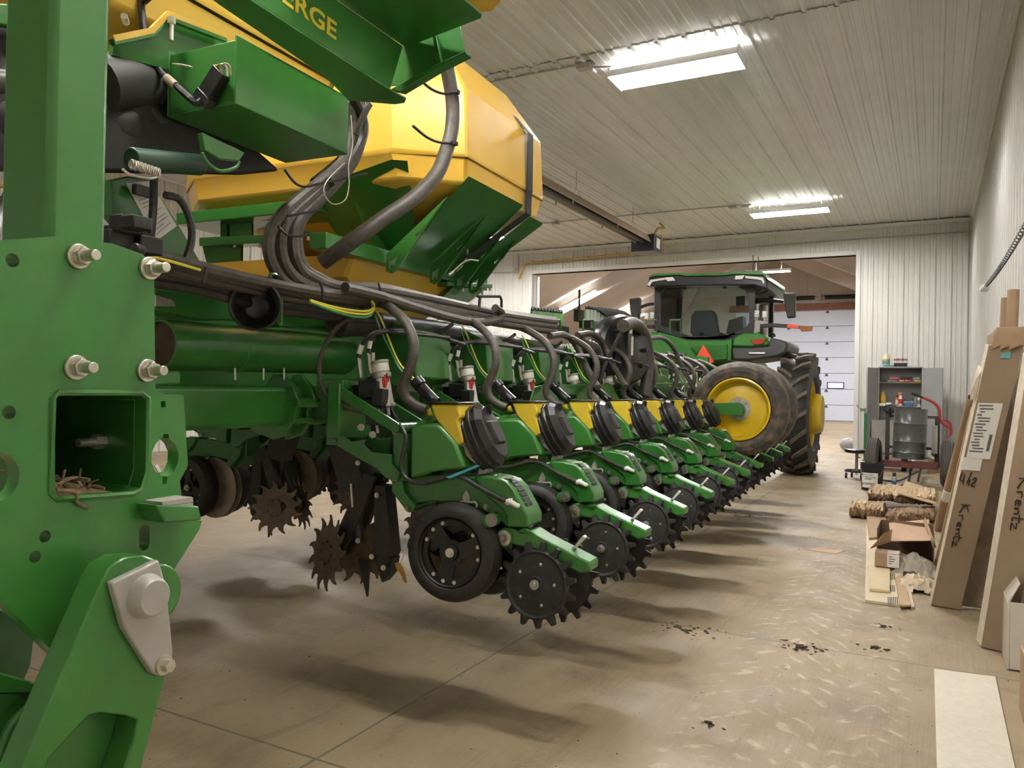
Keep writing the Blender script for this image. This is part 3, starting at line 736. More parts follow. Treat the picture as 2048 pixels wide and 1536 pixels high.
m.path([pa(719,718,-.055), pa(719,708,-.055), pa(724,692,-.055), pa(736,674,-.05), pa(752,664,-.02), pa(790,660,.05), pa(860,668,.15), pa(930,690,.25)], .0085, 8)
m.path([pa(738,708,-.055), pa(739,692,-.055), pa(744,676,-.05), pa(752,668,-.04), pa(775,663,0), pa(830,668,.1), pa(900,676,.2)], .0085, 8)
keep2(m.build('hydraulic_hose', HOSED))
m = MB(); m.tube(pa(718,707,-.056), pa(724,690,-.056), .0115, 8); m.tube(pa(738,697,-.056), pa(741,682,-.054), .0095, 8)
keep2(m.build('hose_tag', LABELW))
m = MB(); m.path([pa(730,618,-.02), pa(712,630,-.05), pa(690,642,-.07), pa(668,662,-.09), pa(646,700,-.1), pa(638,740,-.1), pa(648,780,-.1), pa(676,805,-.09), pa(706,818,-.08), pa(738,828,-.065)], .0105, 8)
keep2(m.build('air_hose', HOSE)); m = MB()
m.path([pa(760,842,-.07), pa(785,846,-.09), pa(803,856,-.10), pa(812,878,-.11), pa(808,900,-.11), pa(803,925,-.11), pa(806,948,-.11), pa(822,963,-.11), pa(850,966,-.105), pa(880,958,-.1), pa(905,952,-.09), pa(925,955,-.085), pa(950,970,-.082), pa(985,990,-.08), pa(1014,1004,-.078)], .0088, 8)
keep2(m.build('air_hose', HOSED))
m = MB(); m.path([pa(742,596,.08), pa(775,612,.04), pa(808,640,-.01), pa(826,678,-.04), pa(826,715,-.05), pa(815,748,-.05), pa(806,772,-.05), pa(812,795,-.04), pa(832,812,-.03), pa(852,820,-.02)], .0215, 10)
keep2(m.build('seed_hose', HOSE))
m = MB(); m.path([pa(843,775,.06), pa(858,792,.04), pa(872,806,.03)], .026, 10); m.tube(pa(842,772,.06), pa(832,760,.06), .03, 10)
keep2(m.build('vacuum_elbow', BLACK))
m = MB(); m.mi = 0; m.path([pa(753,622,.04), pa(765,645,.04), pa(778,680,.05), pa(795,720,.06), pa(812,742,.06), pa(845,772,.06)], .0045, 6)
m.mi = 1; m.path([pa(750,630,.04), pa(764,668,.05), pa(780,700,.06), pa(800,738,.06), pa(838,770,.06)], .0045, 6)
keep2(m.build('wiring', [WIREY, WIREG]))
m = MB(); m.path([pa(790,770,.03), pa(780,815,.02), pa(795,850,.0), pa(785,890,.0), pa(768,960,.0)], .012, 8)
keep2(m.build('seed_tube', BLACK))
# --- place the units
frame_me.parent = planter
frame_me['label'] = 'nearest row unit of the right wing'
order = ['nearest', 'second', 'third', 'fourth', 'fifth', 'sixth', 'seventh', 'eighth', 'ninth', 'tenth']
right_units = [frame_me]
def clone(src, skip=()):
    c = src.copy(); COL.objects.link(c)
    for ch in src.children:
        if ch in skip: continue
        k = ch.copy(); COL.objects.link(k); k.parent = c
    return c
for i in range(1, 10):
    u = clone(frame_me); u.location = (0, i*.762, 0); u['label'] = order[i] + ' row unit of the right wing'; u['group'] = 'row units of the right wing'; right_units.append(u)
frame_me['group'] = 'row units of the right wing'
for i in range(4):
    u = clone(frame_me, skip=top_parts); u.location = (-3.355, .87+i*.762-.0, 0); u.rotation_euler = (0, 0, PI)
    u['label'] = order[i] + ' row unit of the left wing, seen from its front under the beam'; u['group'] = 'row units of the left wing'
# blue tie hanging from the nearest unit's meter
m = MB(); m.hull([c4(x,y,a) for x,y in ((545,850),(580,865),(880,740),(850,730)) for a in (-.115,-.113)])
o = m.build('cable_tie', CYAN, frame_me); o['label'] = 'bright blue cable tie stub'
# ================================================================ PLANTER FRAME, TANKS, WALKWAY, HOSES
def part(name, mb, mats, lab=None, bevel=0, ang=38, parent=planter, group=None):
    o = mb.build(name, mats, parent, bevel=bevel, ang=ang)
    if lab: o['label'] = lab
    if group: o['group'] = group
    return o
def slabB(m, pts, b0, b1, holes=()):
    P = [PB(x, y, b0) for x, y in pts]; Hh = [[PB(x, y, b0) for x, y in h] for h in holes]
    return m.prism(P, (b1-b0, 0, 0), Hh)
def slabA(m, pts, a0, a1, holes=()):
    P = [PA(x, y, a0) for x, y in pts]; Hh = [[PA(x, y, a0) for x, y in h] for h in holes]
    return m.prism(P, (0, a1-a0, 0), Hh)
def slabZ(m, pts, z0, z1):
    return m.prism([PZ(x, y, z0) for x, y in pts], (0, 0, z1-z0))
def circB(cx, cy, b, r, n=20, t0=0):
    # a circle of radius r (metres) in the plane b, about the pixel (cx, cy)
    c = PB(cx, cy, b); return [V((b, c.y+r*math.cos(t0+2*PI*i/n), c.z+r*math.sin(t0+2*PI*i/n))) for i in range(n)]
# ---- end plate of the transverse frame with the square tube
b0 = -.20; th = .028
outl = [(-120,490),(0,480),(105,473),(225,487),(285,508),(308,535),(311,780),(330,790),(367,790),(376,930),(360,962),(364,1000),(322,1008),(312,1030),(404,1042),(398,1060),(330,1168),(128,1325),(0,1200),(-120,1100)]
hol = []
sq = [(110,800),(120,790),(280,790),(292,800),(290,940),(280,975),(262,984),(118,994),(107,984)]
P = [PB(x, y, b0) for x, y in outl]
holes = [[PB(x, y, b0) for x, y in sq]]
for cx, cy, r in ((25,521,.0105),(18,825,.0105),(90,1073,.0095),(70,1114,.0095)): holes.append(circB(cx, cy, b0, r, 14))
c = PB(289,1075,b0); holes.append([V((b0, c.y+.011*math.cos(t)+0, c.z+(.012 if math.sin(t) > 0 else -.012)+.011*math.sin(t))) for t in [2*PI*i/16 for i in range(16)]])
holes.append([PB(x,y,b0) for x,y in ((318,880),(326,875),(327,868),(337,868),(338,877),(350,888),(357,905),(356,925),(347,945),(335,953),(333,968),(325,968),(325,953),(310,942),(303,925),(304,905),(310,890))])
holes.append([PB(x,y,b0) for x,y in ((322,803),(331,802),(331,814),(322,815))])
holes.append(circB(-12, 955, b0, .038, 20))
m = MB(); m.prism(P, (-th,0,0), holes)
endp = part('end_plate', m, GREENL, 'large bright green end plate with white bolts and a square tube opening')
# raised weld bead around the opening, tube behind it
c0 = PB(200, 888, b0); S1 = [PB(x, y, b0) for x, y in sq]
m = MB(); cen = sum(S1, V())/len(S1)
bead = [cen+(p-cen)*1.045 for p in S1]; m.path(bead, .0055, 6, sub=1, closed=True); part('weld_bead', m, GREENL, parent=endp)
m = MB(); out = [cen+(p-cen)*1.07 for p in S1]; inn = [cen+(p-cen)*1.0 for p in S1]
m.prism([p+V((-th-.001,0,0)) for p in out], (-.85,0,0), [[p+V((-th-.001,0,0)) for p in inn]])
tube = part('square_tube', m, GREEN, bevel=.002)
for q, s_ in ((V((-.31, S1[4].y-.001, PB(270,880,-.3).z)), -1), (V((-.40, S1[0].y+.001, PB(120,868,-.35).z)), 1)):
    m = MB(); m.tube(q, q+V((.0,s_*.05,0)), .008, 12); m.tube(q, q+V((0,s_*.02,0)), .014, 6); part('tube_bolt', m, ZINC, 'zinc bolt inside the square tube')
m = MB(); random.seed(3)
for i in range(150):
    t = random.random(); bb = -.215-.26*random.random(); aa = S1[0].y+.012+(random.random()**1.7)*.10; hh_ = .006+.035*max(0,1-(aa-S1[0].y)/.12)*random.random()
    q = V((bb, aa, min(p.z for p in S1)+.004+hh_)); d = V((random.uniform(-1,1), random.uniform(-1,1), random.uniform(-.25,.3))).normalized()*random.uniform(.008,.028)
    m.path([q-d, q+V((0,0,.004)), q+d], random.uniform(.0012,.004), 4, sub=2)
m.hull([V((x, S1[0].y+.006+y, min(p.z for p in S1)+z)) for x,y,z in ((-.22,0,0),(-.22,.12,.0),(-.5,0,0),(-.5,.12,0),(-.24,.01,.03),(-.45,.03,.035),(-.3,.06,.016))])
m.path([PB(110,985,b0)+V((.004,0,.004)), PB(140,988,b0)+V((.012,0,.004)), PB(150,1005,b0)+V((.006,0,0)), PB(173,1016,b0)+V((.004,0,0))], .003, 5)
o = part('crop_residue', m, mat('dry_straw', (.20,.135,.07), .85, var=.45, scale=70), 'dry straw and soil lying in the square tube'); o['kind'] = 'stuff'
for x, y in ((155,513),(297,537),(150,735),(292,741)):
    m = MB(); q = PB(x, y, b0)
    m.tube(q, q+V((.007,0,0)), .0205, 24); m.tube(q+V((.007,0,0)), q+V((.022,0,0)), .0155, 6); m.tube(q+V((.022,0,0)), q+V((.046,0,0)), .0095, 16, r1=.009)
    part('wheel_bolt', m, ZINC, 'large white zinc bolt on the green end plate', bevel=.0015)
# shim block on the ledge
m = MB(); slabB(m, [(312,1010),(398,1012),(404,1040),(330,1046)], b0+.05, b0-.04); part('ledge', m, GREENL, bevel=.003)
m = MB(); slabB(m, [(325,1004),(386,994),(387,1004),(325,1013)], b0+.045, b0-.03); slabB(m, [(325,1014),(386,1005),(387,1014),(325,1022)], b0+.045, b0-.03)
part('shim_plate', m, GREYP, 'stack of two pale metal shims')
# ---- hinge arm, pin plate
bz = -.085
m = MB(); slabB(m, [(204,1160),(222,1130),(250,1115),(290,1111),(318,1122),(332,1150),(331,1354),(300,1470),(262,1610),(0,1640),(45,1536),(110,1380)], bz, bz-.05, [[(100,1515),(180,1430),(200,1425),(255,1432),(275,1440),(270,1470),(225,1610),(60,1625)]])
slabB(m, [(90,1480),(180,1400),(280,1400),(300,1440),(270,1620),(40,1640)], bz-.05, bz-.09)
arm_ = part('hinge_arm', m, GREENL, 'green hinge arm pinned to the end plate', bevel=.006)
m = MB(); q = PB(262,1180,b0); m.tube(q, V((bz-.05,q.y,q.z)), .052, 32); part('pivot_boss', m, GREENL, bevel=.004)
m = MB(); slabB(m, [(225,1166),(318,1120),(334,1175),(346,1300),(345,1335),(335,1349),(322,1353),(306,1347),(250,1258),(232,1190)], bz+.016, bz)
pp_ = part('pin_plate', m, GREYP, 'pale grey cast pin retainer plate', bevel=.003)
m = MB(); q = PB(292,1192,bz+.016); m.lathe([(.036,0),(.033,.010),(.029,.020),(.027,.022),(0,.022)], q, (1,0,0), 32, caps=False); part('pin_boss', m, GREYP, parent=pp_)
m = MB(); q = PB(326,1329,bz+.016); m.tube(q, q+V((.005,0,0)), .016, 24); m.tube(q+V((.005,0,0)), q+V((.018,0,0)), .0105, 6); part('pin_bolt', m, ZINC, parent=pp_)
# castings at the lower left
m = MB(); slabB(m, [(-60,1180),(0,1215),(70,1270),(62,1330),(45,1370),(-60,1350)], -.34, -.40); slabB(m, [(-60,1350),(0,1345),(60,1362),(100,1378),(98,1386),(40,1386),(-60,1384)], -.20, -.34)
slabB(m, [(-60,1385),(98,1386),(70,1430),(20,1490),(-10,1560),(-60,1580)], -.22, -.30); q0 = PB(95,1384,-.21); m.path([PB(98,1384,-.2), PB(60,1412,-.2), PB(20,1455,-.2), PB(0,1510,-.2), PB(-20,1590,-.2)], .008, 8)
part('hinge_casting', m, GREEN, bevel=.006)
# ---- upright post
pa0, pa1 = PB(92,300,-.22).y, PB(219,300,-.22).y
m = MB(); m.mm((-.35, pa0+.008, 1.45), (-.222, pa1, 3.0)); part('upright_post', m, GREENL, 'tall bright green square post', bevel=.012)
# ---- wing toolbar, lift tube, channel, hinge lugs
m = MB(); m.mm((-1.48,-1.6,1.142),(-1.30,8.3,1.312)); part('toolbar_beam', m, GREEN, bevel=.022)
m = MB(); m.mm((-2.75,-.7,1.15),(-2.58,8.3,1.32)); part('left_wing_beam', m, GREEN, bevel=.02)
tz = PB(340,690,-1.35)
m = MB(); m.tube((-1.36,-.80,tz.z),(-1.36,.26,tz.z+.01),.092,36,hole=.082); m.tube((-1.36,.24,tz.z+.01),(-1.36,.32,tz.z+.01),.092,36,r1=.05); m.tube((-1.36,-.45,tz.z),(-1.36,-.44,tz.z),.094,36)
part('lift_tube', m, GREEN, bevel=.003)
m = MB(); m.tube((-1.36,-.78,tz.z),(-1.36,-.60,tz.z),.08,24); part('tube_core', m, mat('rusty_bore', (.07,.04,.022), .8, var=.3, scale=20))
m = MB(); slabB(m, [(312,576),(475,592),(480,640),(400,640),(312,620)], -1.33, -1.45); slabB(m, [(545,612),(690,622),(705,652),(560,655)], -1.33, -1.45); m.mm((-1.46,-.75,1.575),(-1.36,8.0,1.64))
part('upper_channel', m, GREEN, bevel=.006)
m = MB(); slabB(m, [(312,590),(345,600),(352,612),(312,612)], -1.30, -1.33); part('channel_pin', m, ZINC)
m = MB()
slabA(m, [(515,790),(545,750),(560,748),(585,770),(595,800),(588,840),(570,870),(545,880),(500,860)], -.20, -.175)
slabA(m, [(560,790),(585,750),(600,748),(622,775),(630,800),(615,820),(616,845),(600,870),(570,880)], -.10, -.075)
q = PA(590,805,-.20); m.tube(q, q+V((0,.14,0)), .022, 18); q2 = PA(585,842,-.2); m.tube(q2, q2+V((0,.12,0)), .012, 12)
part('hinge_lug', m, GREEN, bevel=.004)
m = MB(); slabB(m, [(300,742),(362,742),(362,768),(300,770)], -1.1, -1.3); part('spacer_block', m, GREEN, bevel=.006)
for x in (470, 527, 568): m = MB(); m.tube(PB(x,736,-1.30), PB(x,760,-1.30), .0045, 6); part('tie_rod', m, ZINC)
# black funnel
m = MB(); q = PB(512,612,-1.05); ax_ = V((.62,-.78,.02)).normalized()
m.lathe([(.040,-.16),(.042,-.09),(.060,-.06),(.076,.0),(.090,.02),(.092,.03),(.086,.034),(.080,.03),(.066,-.01),(.05,-.05),(.036,-.06),(0,-.062)], q, ax_, 36, caps=False)
part('seed_funnel', m, BLACK, 'black rubber funnel facing the camera')
m = MB(); m.tube(q-ax_*.16, q-ax_*.24, .055, 20); m.path([q-ax_*.2+V((.05,0,.02)), q+V((.06,.0,.105)), q+V((.03,.09,.115)), q+V((0,.13,.09)), q+V((0,.13,-.06))], .006, 6); part('funnel_bracket', m, GREEN)
m = MB(); m.mm((-2.42,-.9,1.16),(-2.0,8.2,1.70)); part('centre_frame', m, GREEN, bevel=.02)
# ---- tanks
def tank(a0, first):
    m = MB(); L = 1.30
    def loop(z, gb, ga, ch, bl=-3.25):
        b1 = -1.118-gb; x0 = bl+gb; y0, y1 = a0-.10+ga, a0+L-ga
        return [m._v((x,y,z)) for x,y in ((b1,y0+ch*.75),(b1,y1-.10),(b1-.10,y1),(x0+.1,y1),(x0,y1-.1),(x0,y0+ch*.75),(x0+ch,y0),(b1-ch,y0))]
    loops = [loop(2.13, .66, .74, .26), loop(2.46, .015, .05, .30), loop(2.588, .0, .0, .33), loop(2.60, -.012, -.01, .33), loop(2.985, .01, .0, .33), loop(3.30, .22, .12, .3), loop(3.42, .5, .3, .2)] if first else [loop(2.40, .14, .16, .30), loop(2.46, .015, .05, .30), loop(2.588, .0, .0, .33), loop(2.60, -.012, -.01, .33), loop(2.985, .01, .0, .33), loop(3.30, .22, .12, .3)]
    for A, B_ in zip(loops, loops[1:]):
        for i in range(8): m._f([A[i], A[(i+1)%8], B_[(i+1)%8], B_[i]])
    m._f(loops[0][::-1]); m._f(loops[-1])
    o = part('seed_tank', m, YELLOW, 'large yellow plastic seed tank with a black strap' if first else 'yellow seed tank above the green control box', bevel=.018, ang=30)
    # lower sump
    if not first: return o, None
    m = MB(); m.hull([V((x,y,z)) for x,y,z in ((-1.68,a0-.1,2.06),(-1.68,a0+1.12,2.06),(-2.9,a0-.1,2.06),(-2.9,a0+1.12,2.06),(-1.74,a0-.1,1.93),(-1.74,a0+.35,1.90),(-1.74,a0+1.02,1.90),(-1.95,a0+.4,1.72),(-1.95,a0+.95,1.72),(-2.7,a0+.4,1.72),(-2.7,a0+.95,1.72),(-2.8,a0-.1,1.93))])
    part('tank_sump', m, YELLOW, parent=o, bevel=.02)
    m = MB()
    def pan_(P): m.hull([V(p) for p in P]+[V(p)+V((-.012,.012,-.012)) for p in P])
    pan_([(-1.36,a0-.075,2.545),(-1.44,a0-.112,2.55),(-2.02,a0-.112,2.44),(-1.66,a0+.40,2.10),(-2.02,a0+.40,2.10),(-1.52,a0+.28,2.2)])
    pan_([(-1.098,a0+.14,2.49),(-1.098,a0+.86,2.49),(-1.62,a0+.24,2.10),(-1.62,a0+.92,2.10)])
    pan_([(-1.10,a0+.98,2.44),(-1.10,a0+1.19,2.44),(-1.62,a0+.98,2.10),(-1.62,a0+1.16,2.10)])
    tr = part('tank_tray', m, GREEN, 'dark green tray panels under the yellow tank')
    m = MB(); m.mm((-3.12,a0-.06,2.33),(-1.98,a0+1.2,2.405)); part('tank_floor', m, GREEN, bevel=.006)
    for ya in (a0+.12, a0+.60, a0+.92, a0+1.12):
        m = MB(); m.prism([V((-1.22,ya,2.385)),V((-1.62,ya,2.085)),V((-1.62,ya,1.985)),V((-1.585,ya,1.97)),V((-1.55,ya,1.99))], (0,.012,0), [[V((-1.545,ya,2.075)),V((-1.60,ya,2.045)),V((-1.60,ya,2.00)),V((-1.565,ya,2.005))],[V((-1.38,ya,2.215)),V((-1.43,ya,2.185)),V((-1.42,ya,2.17)),V((-1.37,ya,2.20))]]); part('gusset', m, GREEN, parent=tr)
    m = MB(); m.prism([V((-1.75,a0-.03,2.37)),V((-1.75,a0+.38,2.10)),V((-1.75,a0+.36,2.0)),V((-1.75,a0+.30,1.99))], (.012,0,0)); part('gusset', m, GREEN, parent=tr)
    return o, tr
tk, tr = tank(.86, True)
tk2, tr2 = tank(-1.36, False)
# embossed level marks on the front of the tank
fy = .86-.10
for bx, zz in ((-3.02,2.66),(-2.44,2.665)):
    text_mesh('level_mark', '100', .085, YELLOW, basis(V((bx,fy+.004,zz)), (1,0,0), (0,0,1)), parent=tk, extrude=.006)
# strap
def strap_pts(a): return [V((-1.30,a,3.20)), V((-1.116,a,2.995)), V((-1.09,a,2.965)), V((-1.088,a,2.60)), V((-1.092,a,2.585)), V((-1.095,a,2.45)), V((-1.16,a-.02,2.40)), V((-1.50,a-.16,2.12))]
m = MB(); sp_ = strap_pts(1.76); w = .08
for p, q in zip(sp_, sp_[1:]):
    n_ = (q-p).cross(V((0,1,0))).normalized()*.003
    m.hull([p+n_, p-n_, p+n_+V((0,w,0)), p-n_+V((0,w,0)), q+n_, q-n_, q+n_+V((0,w,0)), q-n_+V((0,w,0))])
part('tank_strap', m, BLACKM, 'black webbing strap around the yellow tank')
m = MB(); e = sp_[-1]+V((.02,.02,0)); m.path([e+V((.07,.10,.03)), e+V((.03,.05,.03)), e, e+V((-.03,-.06,-.06))], .007, 6); m.path([e+V((.04,.0,.09)), e+V((.03,.02,.05)), e+V((.0,.01,.0))], .007, 6); m.tube(e+V((-.03,-.06,-.06)), e+V((-.045,-.09,-.085)), .013, 8); part('strap_hook', m, ZINC)
# frame under the tank
m = MB(); m.mm((-1.74,.45,2.03),(-1.63,2.28,2.115)); slabB(m, [(895,563),(985,568),(985,576),(895,572)], -1.62, -1.7)
slabB(m, [(905,574),(975,576),(945,600),(890,640),(880,600)], -1.66, -1.72)
slabA(m, [(400,428),(560,420),(560,440),(400,445)], .9, .95); slabA(m, [(398,475),(560,468),(560,484),(398,492)], .84, .95); slabA(m, [(440,440),(452,440),(452,478),(440,478)], .9, 1.0)
slabA(m, [(402,485),(480,490),(480,585),(425,575)], .9, .93); slabA(m, [(528,490),(560,490),(560,600),(528,595)], .9, .93); 
for x in (458,): slabA(m, [(x,445),(x+45,445),(x+45,474),(x,474)], .92, .94)
part('tank_frame', m, GREEN, bevel=.004)
m = MB()
for x,y in ((925,574),(950,577),(965,580),(980,572)): q = PB(x,y,-1.64); m.tube(q, q+V((0,0,-.035)), .010, 8)
for x,y in ((470,488),(521,488),(617,473),(635,478),(652,482)): q = PA(x,y-4,.88); m.tube(q, q+V((0,0,-.035)), .010, 8)
part('frame_bolt', m, ZINC, 'bright frame bolts')
m = MB(); slabA(m, [(603,460),(665,468),(660,476),(603,470)], .6, .75); part('hose_plate', m, GREEN, bevel=.003)
# ---- walkway with the side panel
bp = -.553
m = MB(); slabB(m, [(380,-80),(506,0),(781,177),(806,92),(674,0),(560,-80)], bp, bp-.006); pan = part('side_panel', m, GREENL, 'green walkway side panel with yellow lettering', bevel=.002)
m = MB(); slabZ(m, [(380,-82),(506,0),(781,178),(812,195),(809,203),(790,206),(697,198),(650,150),(439,6),(320,-80)], 2.333, 2.328); part('panel_flange', m, GREENL, parent=pan)
m = MB(); slabZ(m, [(560,-80),(674,0),(805,92),(815,94),(962,37),(964,30),(928,0),(850,-60)], 2.522, 2.53); part('walkway_floor', m, GREEN, bevel=.002)
m = MB(); slabA(m, [(768,172),(792,88),(806,92),(872,66),(920,50),(931,104),(872,133),(812,170)], -.47, -.463); slabA(m, [(864,70),(871,68),(884,132),(876,136)], -.49, -.47); slabA(m, [(781,178),(873,128),(931,102),(933,108),(874,138),(800,182)], -.50, -.463)
part('walkway_bracket', m, GREEN, bevel=.002)
m = MB(); t0 = [PZ(x,y,2.82) for x,y in ((915,-8),(955,26),(985,22),(1001,4),(1012,-40),(900,-60))]; m.hull(t0+[p+V((-.02,0,.35)) for p in t0]+[t0[i]+V((0,0,.06)) for i in range(6)]); part('fluid_tank', m, YELLOW, 'small yellow tank on the walkway', bevel=.02)
# lettering: parallel to the lower edge of the panel, like the photograph
e0, e1 = PB(560,0,bp), PB(672,80,bp); d = (e1-e0)
tx = text_mesh('panel_lettering', 'MERGE', .082, mat('yellow_decal', (.70,.52,.04), .4), basis(V((bp+.0012, e1.y, e1.z)), d, (0,0,1)) @ Matrix.Diagonal((1.28,.92,1,1)), parent=pan, extrude=.0004, align='RIGHT', bold=True)
# ---- green box with connector
bb = -.751
m = MB(); q0, q1, q2, q3 = PB(475,70,bb), PB(470,208,bb), PB(695,318,bb), PB(697,197,bb)
yb0, yb1, zt, zb = q1.y, q2.y, q0.z, q1.z
W = .284; t = .006
m.mm((bb-W,yb0,zb),(bb,yb1,zb+t)); m.mm((bb-t,yb0,zb),(bb,yb1,zt)); m.mm((bb-W,yb0,zb),(bb-W+t,yb1,zt)); m.mm((bb-W,yb1-t,zb),(bb,yb1,zt)); m.mm((bb-W+.004,yb0+.006,zb+.008),(bb-.008,yb0+.01,zt-.012)); m.mm((bb-W,yb0+.1,zt-.01),(bb,yb1,zt))
box = part('control_box', m, GREENL, 'folded green sheet-metal box', bevel=.004)
m = MB(); q = PA(425,172,yb0-.02); d1 = (PA(445,140,yb0-.02)-PA(405,205,yb0-.02)).normalized(); B = basis(q, d1, (1,0,.3)); m.M = B
m.box((0,0,0),(.105,.055,.03)); 
for k in range(-2,3): m.box((.012,k*.0115,.016),(.07,.004,.008))
m.box((-.045,0,0),(.03,.062,.036)); m.M = Matrix(); part('connector', m, BLACK, 'black wiring connector', bevel=.003)
m = MB()
for i,(mi) in enumerate((0,2,1,3)):
    m.mi = mi; s = q+d1*.052+V((.012*(i-1.5),0,.0)); m.path([s, s+V((.004,-.012,.014)), s+V((.02,-.008,.008)), s+V((.022,-.004,-.02))], .0028, 6)
part('connector_wires', m, [WIREY, LABELW, WIREG, mat('tan_wire', (.5,.33,.2), .5)])
m = MB(); ca = yb0-.03
m.path([PA(278,-40,ca), PA(282,0,ca), PA(288,60,ca), PA(300,110,ca), PA(322,145,ca), PA(345,165,ca), PA(370,188,ca), PA(393,206,ca), PA(406,200,ca)], .0105, 8, sub=14, ripple=.08)
m.path([PA(225,28,ca+.2), PA(260,18,ca+.1), PA(290,0,ca), PA(320,-30,ca)], .012, 8)
part('wiring_loom', m, HOSED)
m = MB(); m.tube(PA(333,156,ca), PA(352,172,ca), .0135, 12); m.path([PA(345,128,ca), PA(365,130,ca), PA(385,135,ca)], .003, 6); part('loom_tape', m, mat('tan_tape', (.45,.36,.26), .6))
# trim plate above the box
m = MB()
tr_p = [(225,78),(302,62),(335,28),(450,72)]
m.path([PB(x,y,-1.0) for x,y in tr_p], .012, 4, sub=1); part('trim_rail', m, YELLOW)
m = MB(); m.path([PB(x,y+7,-1.0) for x,y in tr_p], .012, 4, sub=1); slabB(m, [(228,88),(302,74),(336,42),(470,90),(470,140),(340,140),(225,110)], -1.03, -1.05); part('tray_rail', m, GREEN)
m = MB(); q = PB(343,48,-.98); m.tube(q, q+V((0,0,.02)), .012, 6); m.tube(q, q+V((0,0,-.05)), .006, 8); part('tray_bolt', m, ZINC)
m = MB(); q = PB(252,45,-.98); m.tube(q, q+V((.03,-.03,0)), .010, 6); part('tray_bolt', m, ZINC)
# under-box bracket, spring, cylinder, labelled link
m = MB(); slabB(m, [(405,265),(470,295),(490,305),(478,322),(440,318),(410,300)], -.84, -.86); m.path([PB(404,305,-.8),PB(415,325,-.8),PB(440,342,-.8),PB(470,335,-.8),PB(478,322,-.8)], .006, 8); part('latch_bracket', m, GREENL, bevel=.003)
m = MB(); m.tube(PB(262,318,-.9), PB(400,330,-.9), .032, 20); part('latch_cylinder', m, mat('dark_green_cylinder', (.018,.05,.03), .4), bevel=.003)
m = MB(); A, Bq = PB(262,328,-.85), PB(315,345,-.85); m.path([A+(Bq-A)*(i/90)+V((.012*math.cos(i*.85),0,.012*math.sin(i*.85))) for i in range(91)], .0028, 5, sub=1); m.path([PB(245,338,-.85),PB(262,350,-.85),PB(300,357,-.85),PB(320,350,-.85)], .004, 6); part('latch_spring', m, ZINC, 'bright coil spring')
m = MB(); slabB(m, [(222,360),(258,352),(300,360),(352,440),(405,530),(420,580),(330,560),(225,430)], -1.15, -1.2); lk = part('folding_link', m, GREEN, bevel=.004)
m = MB(); slabB(m, [(252,366),(300,362),(354,452),(312,482)], -1.148, -1.15); lb = part('instruction_label', m, LABELW, 'white instruction label on the folding link')
m = MB()
for i in range(11):
    f = .25+i*.065; p, q = PB(252+60*f+6,366+116*f,-1.1475), PB(300+54*f-4,362+90*f,-1.1475)
    if i in (0,4): continue
    dz = V((0,0,.0035)); m.quad([p, p+(q-p)*(.9 if i%3 else .6), p+(q-p)*(.9 if i%3 else .6)+dz, p+dz])
m.build('label_text', mat('label_grey_text', (.30,.29,.28), .6), lb)
m = MB(); m.path([PB(308,355,-1.05), PB(306,420,-1.05), PB(300,490,-1.05)], .012, 8); m.path([PB(330,390,-1.0), PB(360,400,-1.0), PB(380,440,-1.0), PB(383,480,-1.0), PB(372,520,-1.0)], .012, 8); m.box(PB(285,382,-1.12),(.02,.06,.03)); part('drain_hose', m, HOSED)
# valve cluster behind the plate
m = MB(); random.seed(5)
for i in range(9): m.box(PB(232+random.random()*50, 440+random.random()*60, -.9-random.random()*.2), (.05+.05*random.random(),.05+.05*random.random(),.03+.03*random.random()))
m.tube(PB(268,498,-.85), PB(284,503,-.85), .018, 12); part('valve_cluster', m, BLACKM, bevel=.004)
# dark hoses and fan ducts in the upper left
m = MB(); m.path([PB(190,170,-1.08), PB(250,165,-1.10), PB(300,180,-1.14), PB(345,205,-1.22)], .085, 18); m.tube(PB(280,170,-1.12), PB(290,175,-1.13), .091, 18); part('fan_duct', m, mat('sooty_rubber', (.035,.033,.032), .55, var=.3, scale=8), 'dark rubber fan duct')
m = MB(); m.path([PB(-60,160,-.9), PB(20,165,-.9), PB(80,172,-.95)], .028, 12); m.path([PB(-40,560,-.75), PB(15,450,-.8), PB(60,350,-.9), PB(90,290,-1.0)], .035, 12); part('suction_hose', m, HOSED)
m = MB(); random.seed(11)
m.hull([PB(x,y,b) for x,y in ((-200,20),(60,30),(90,120),(400,200),(560,342),(480,350),(420,335),(250,312),(80,330),(-200,340)) for b in (-1.06,-1.11)])
for x,y,r in ((40,100,.13),(120,230,.12),(250,250,.10),(30,250,.12),(310,230,.09)): m.sphere(PB(x,y,-1.09), r*.8, 12, (.5,1,.8))
part('fan_housing', m, BLACKM, bevel=.03)
m = MB(); slabB(m, [(-120,400),(85,385),(85,520),(-120,520)], -1.0, -1.03); slabB(m, [(-150,0),(85,10),(60,60),(-150,20)], -1.0,-1.03); part('rear_panel', m, GREEN, bevel=.004)
m = MB(); m.path([PB(-60,365,-.97), PB(0,372,-.97), PB(34,380,-.97)], .006, 6); part('panel_stripe', m, YELLOW)
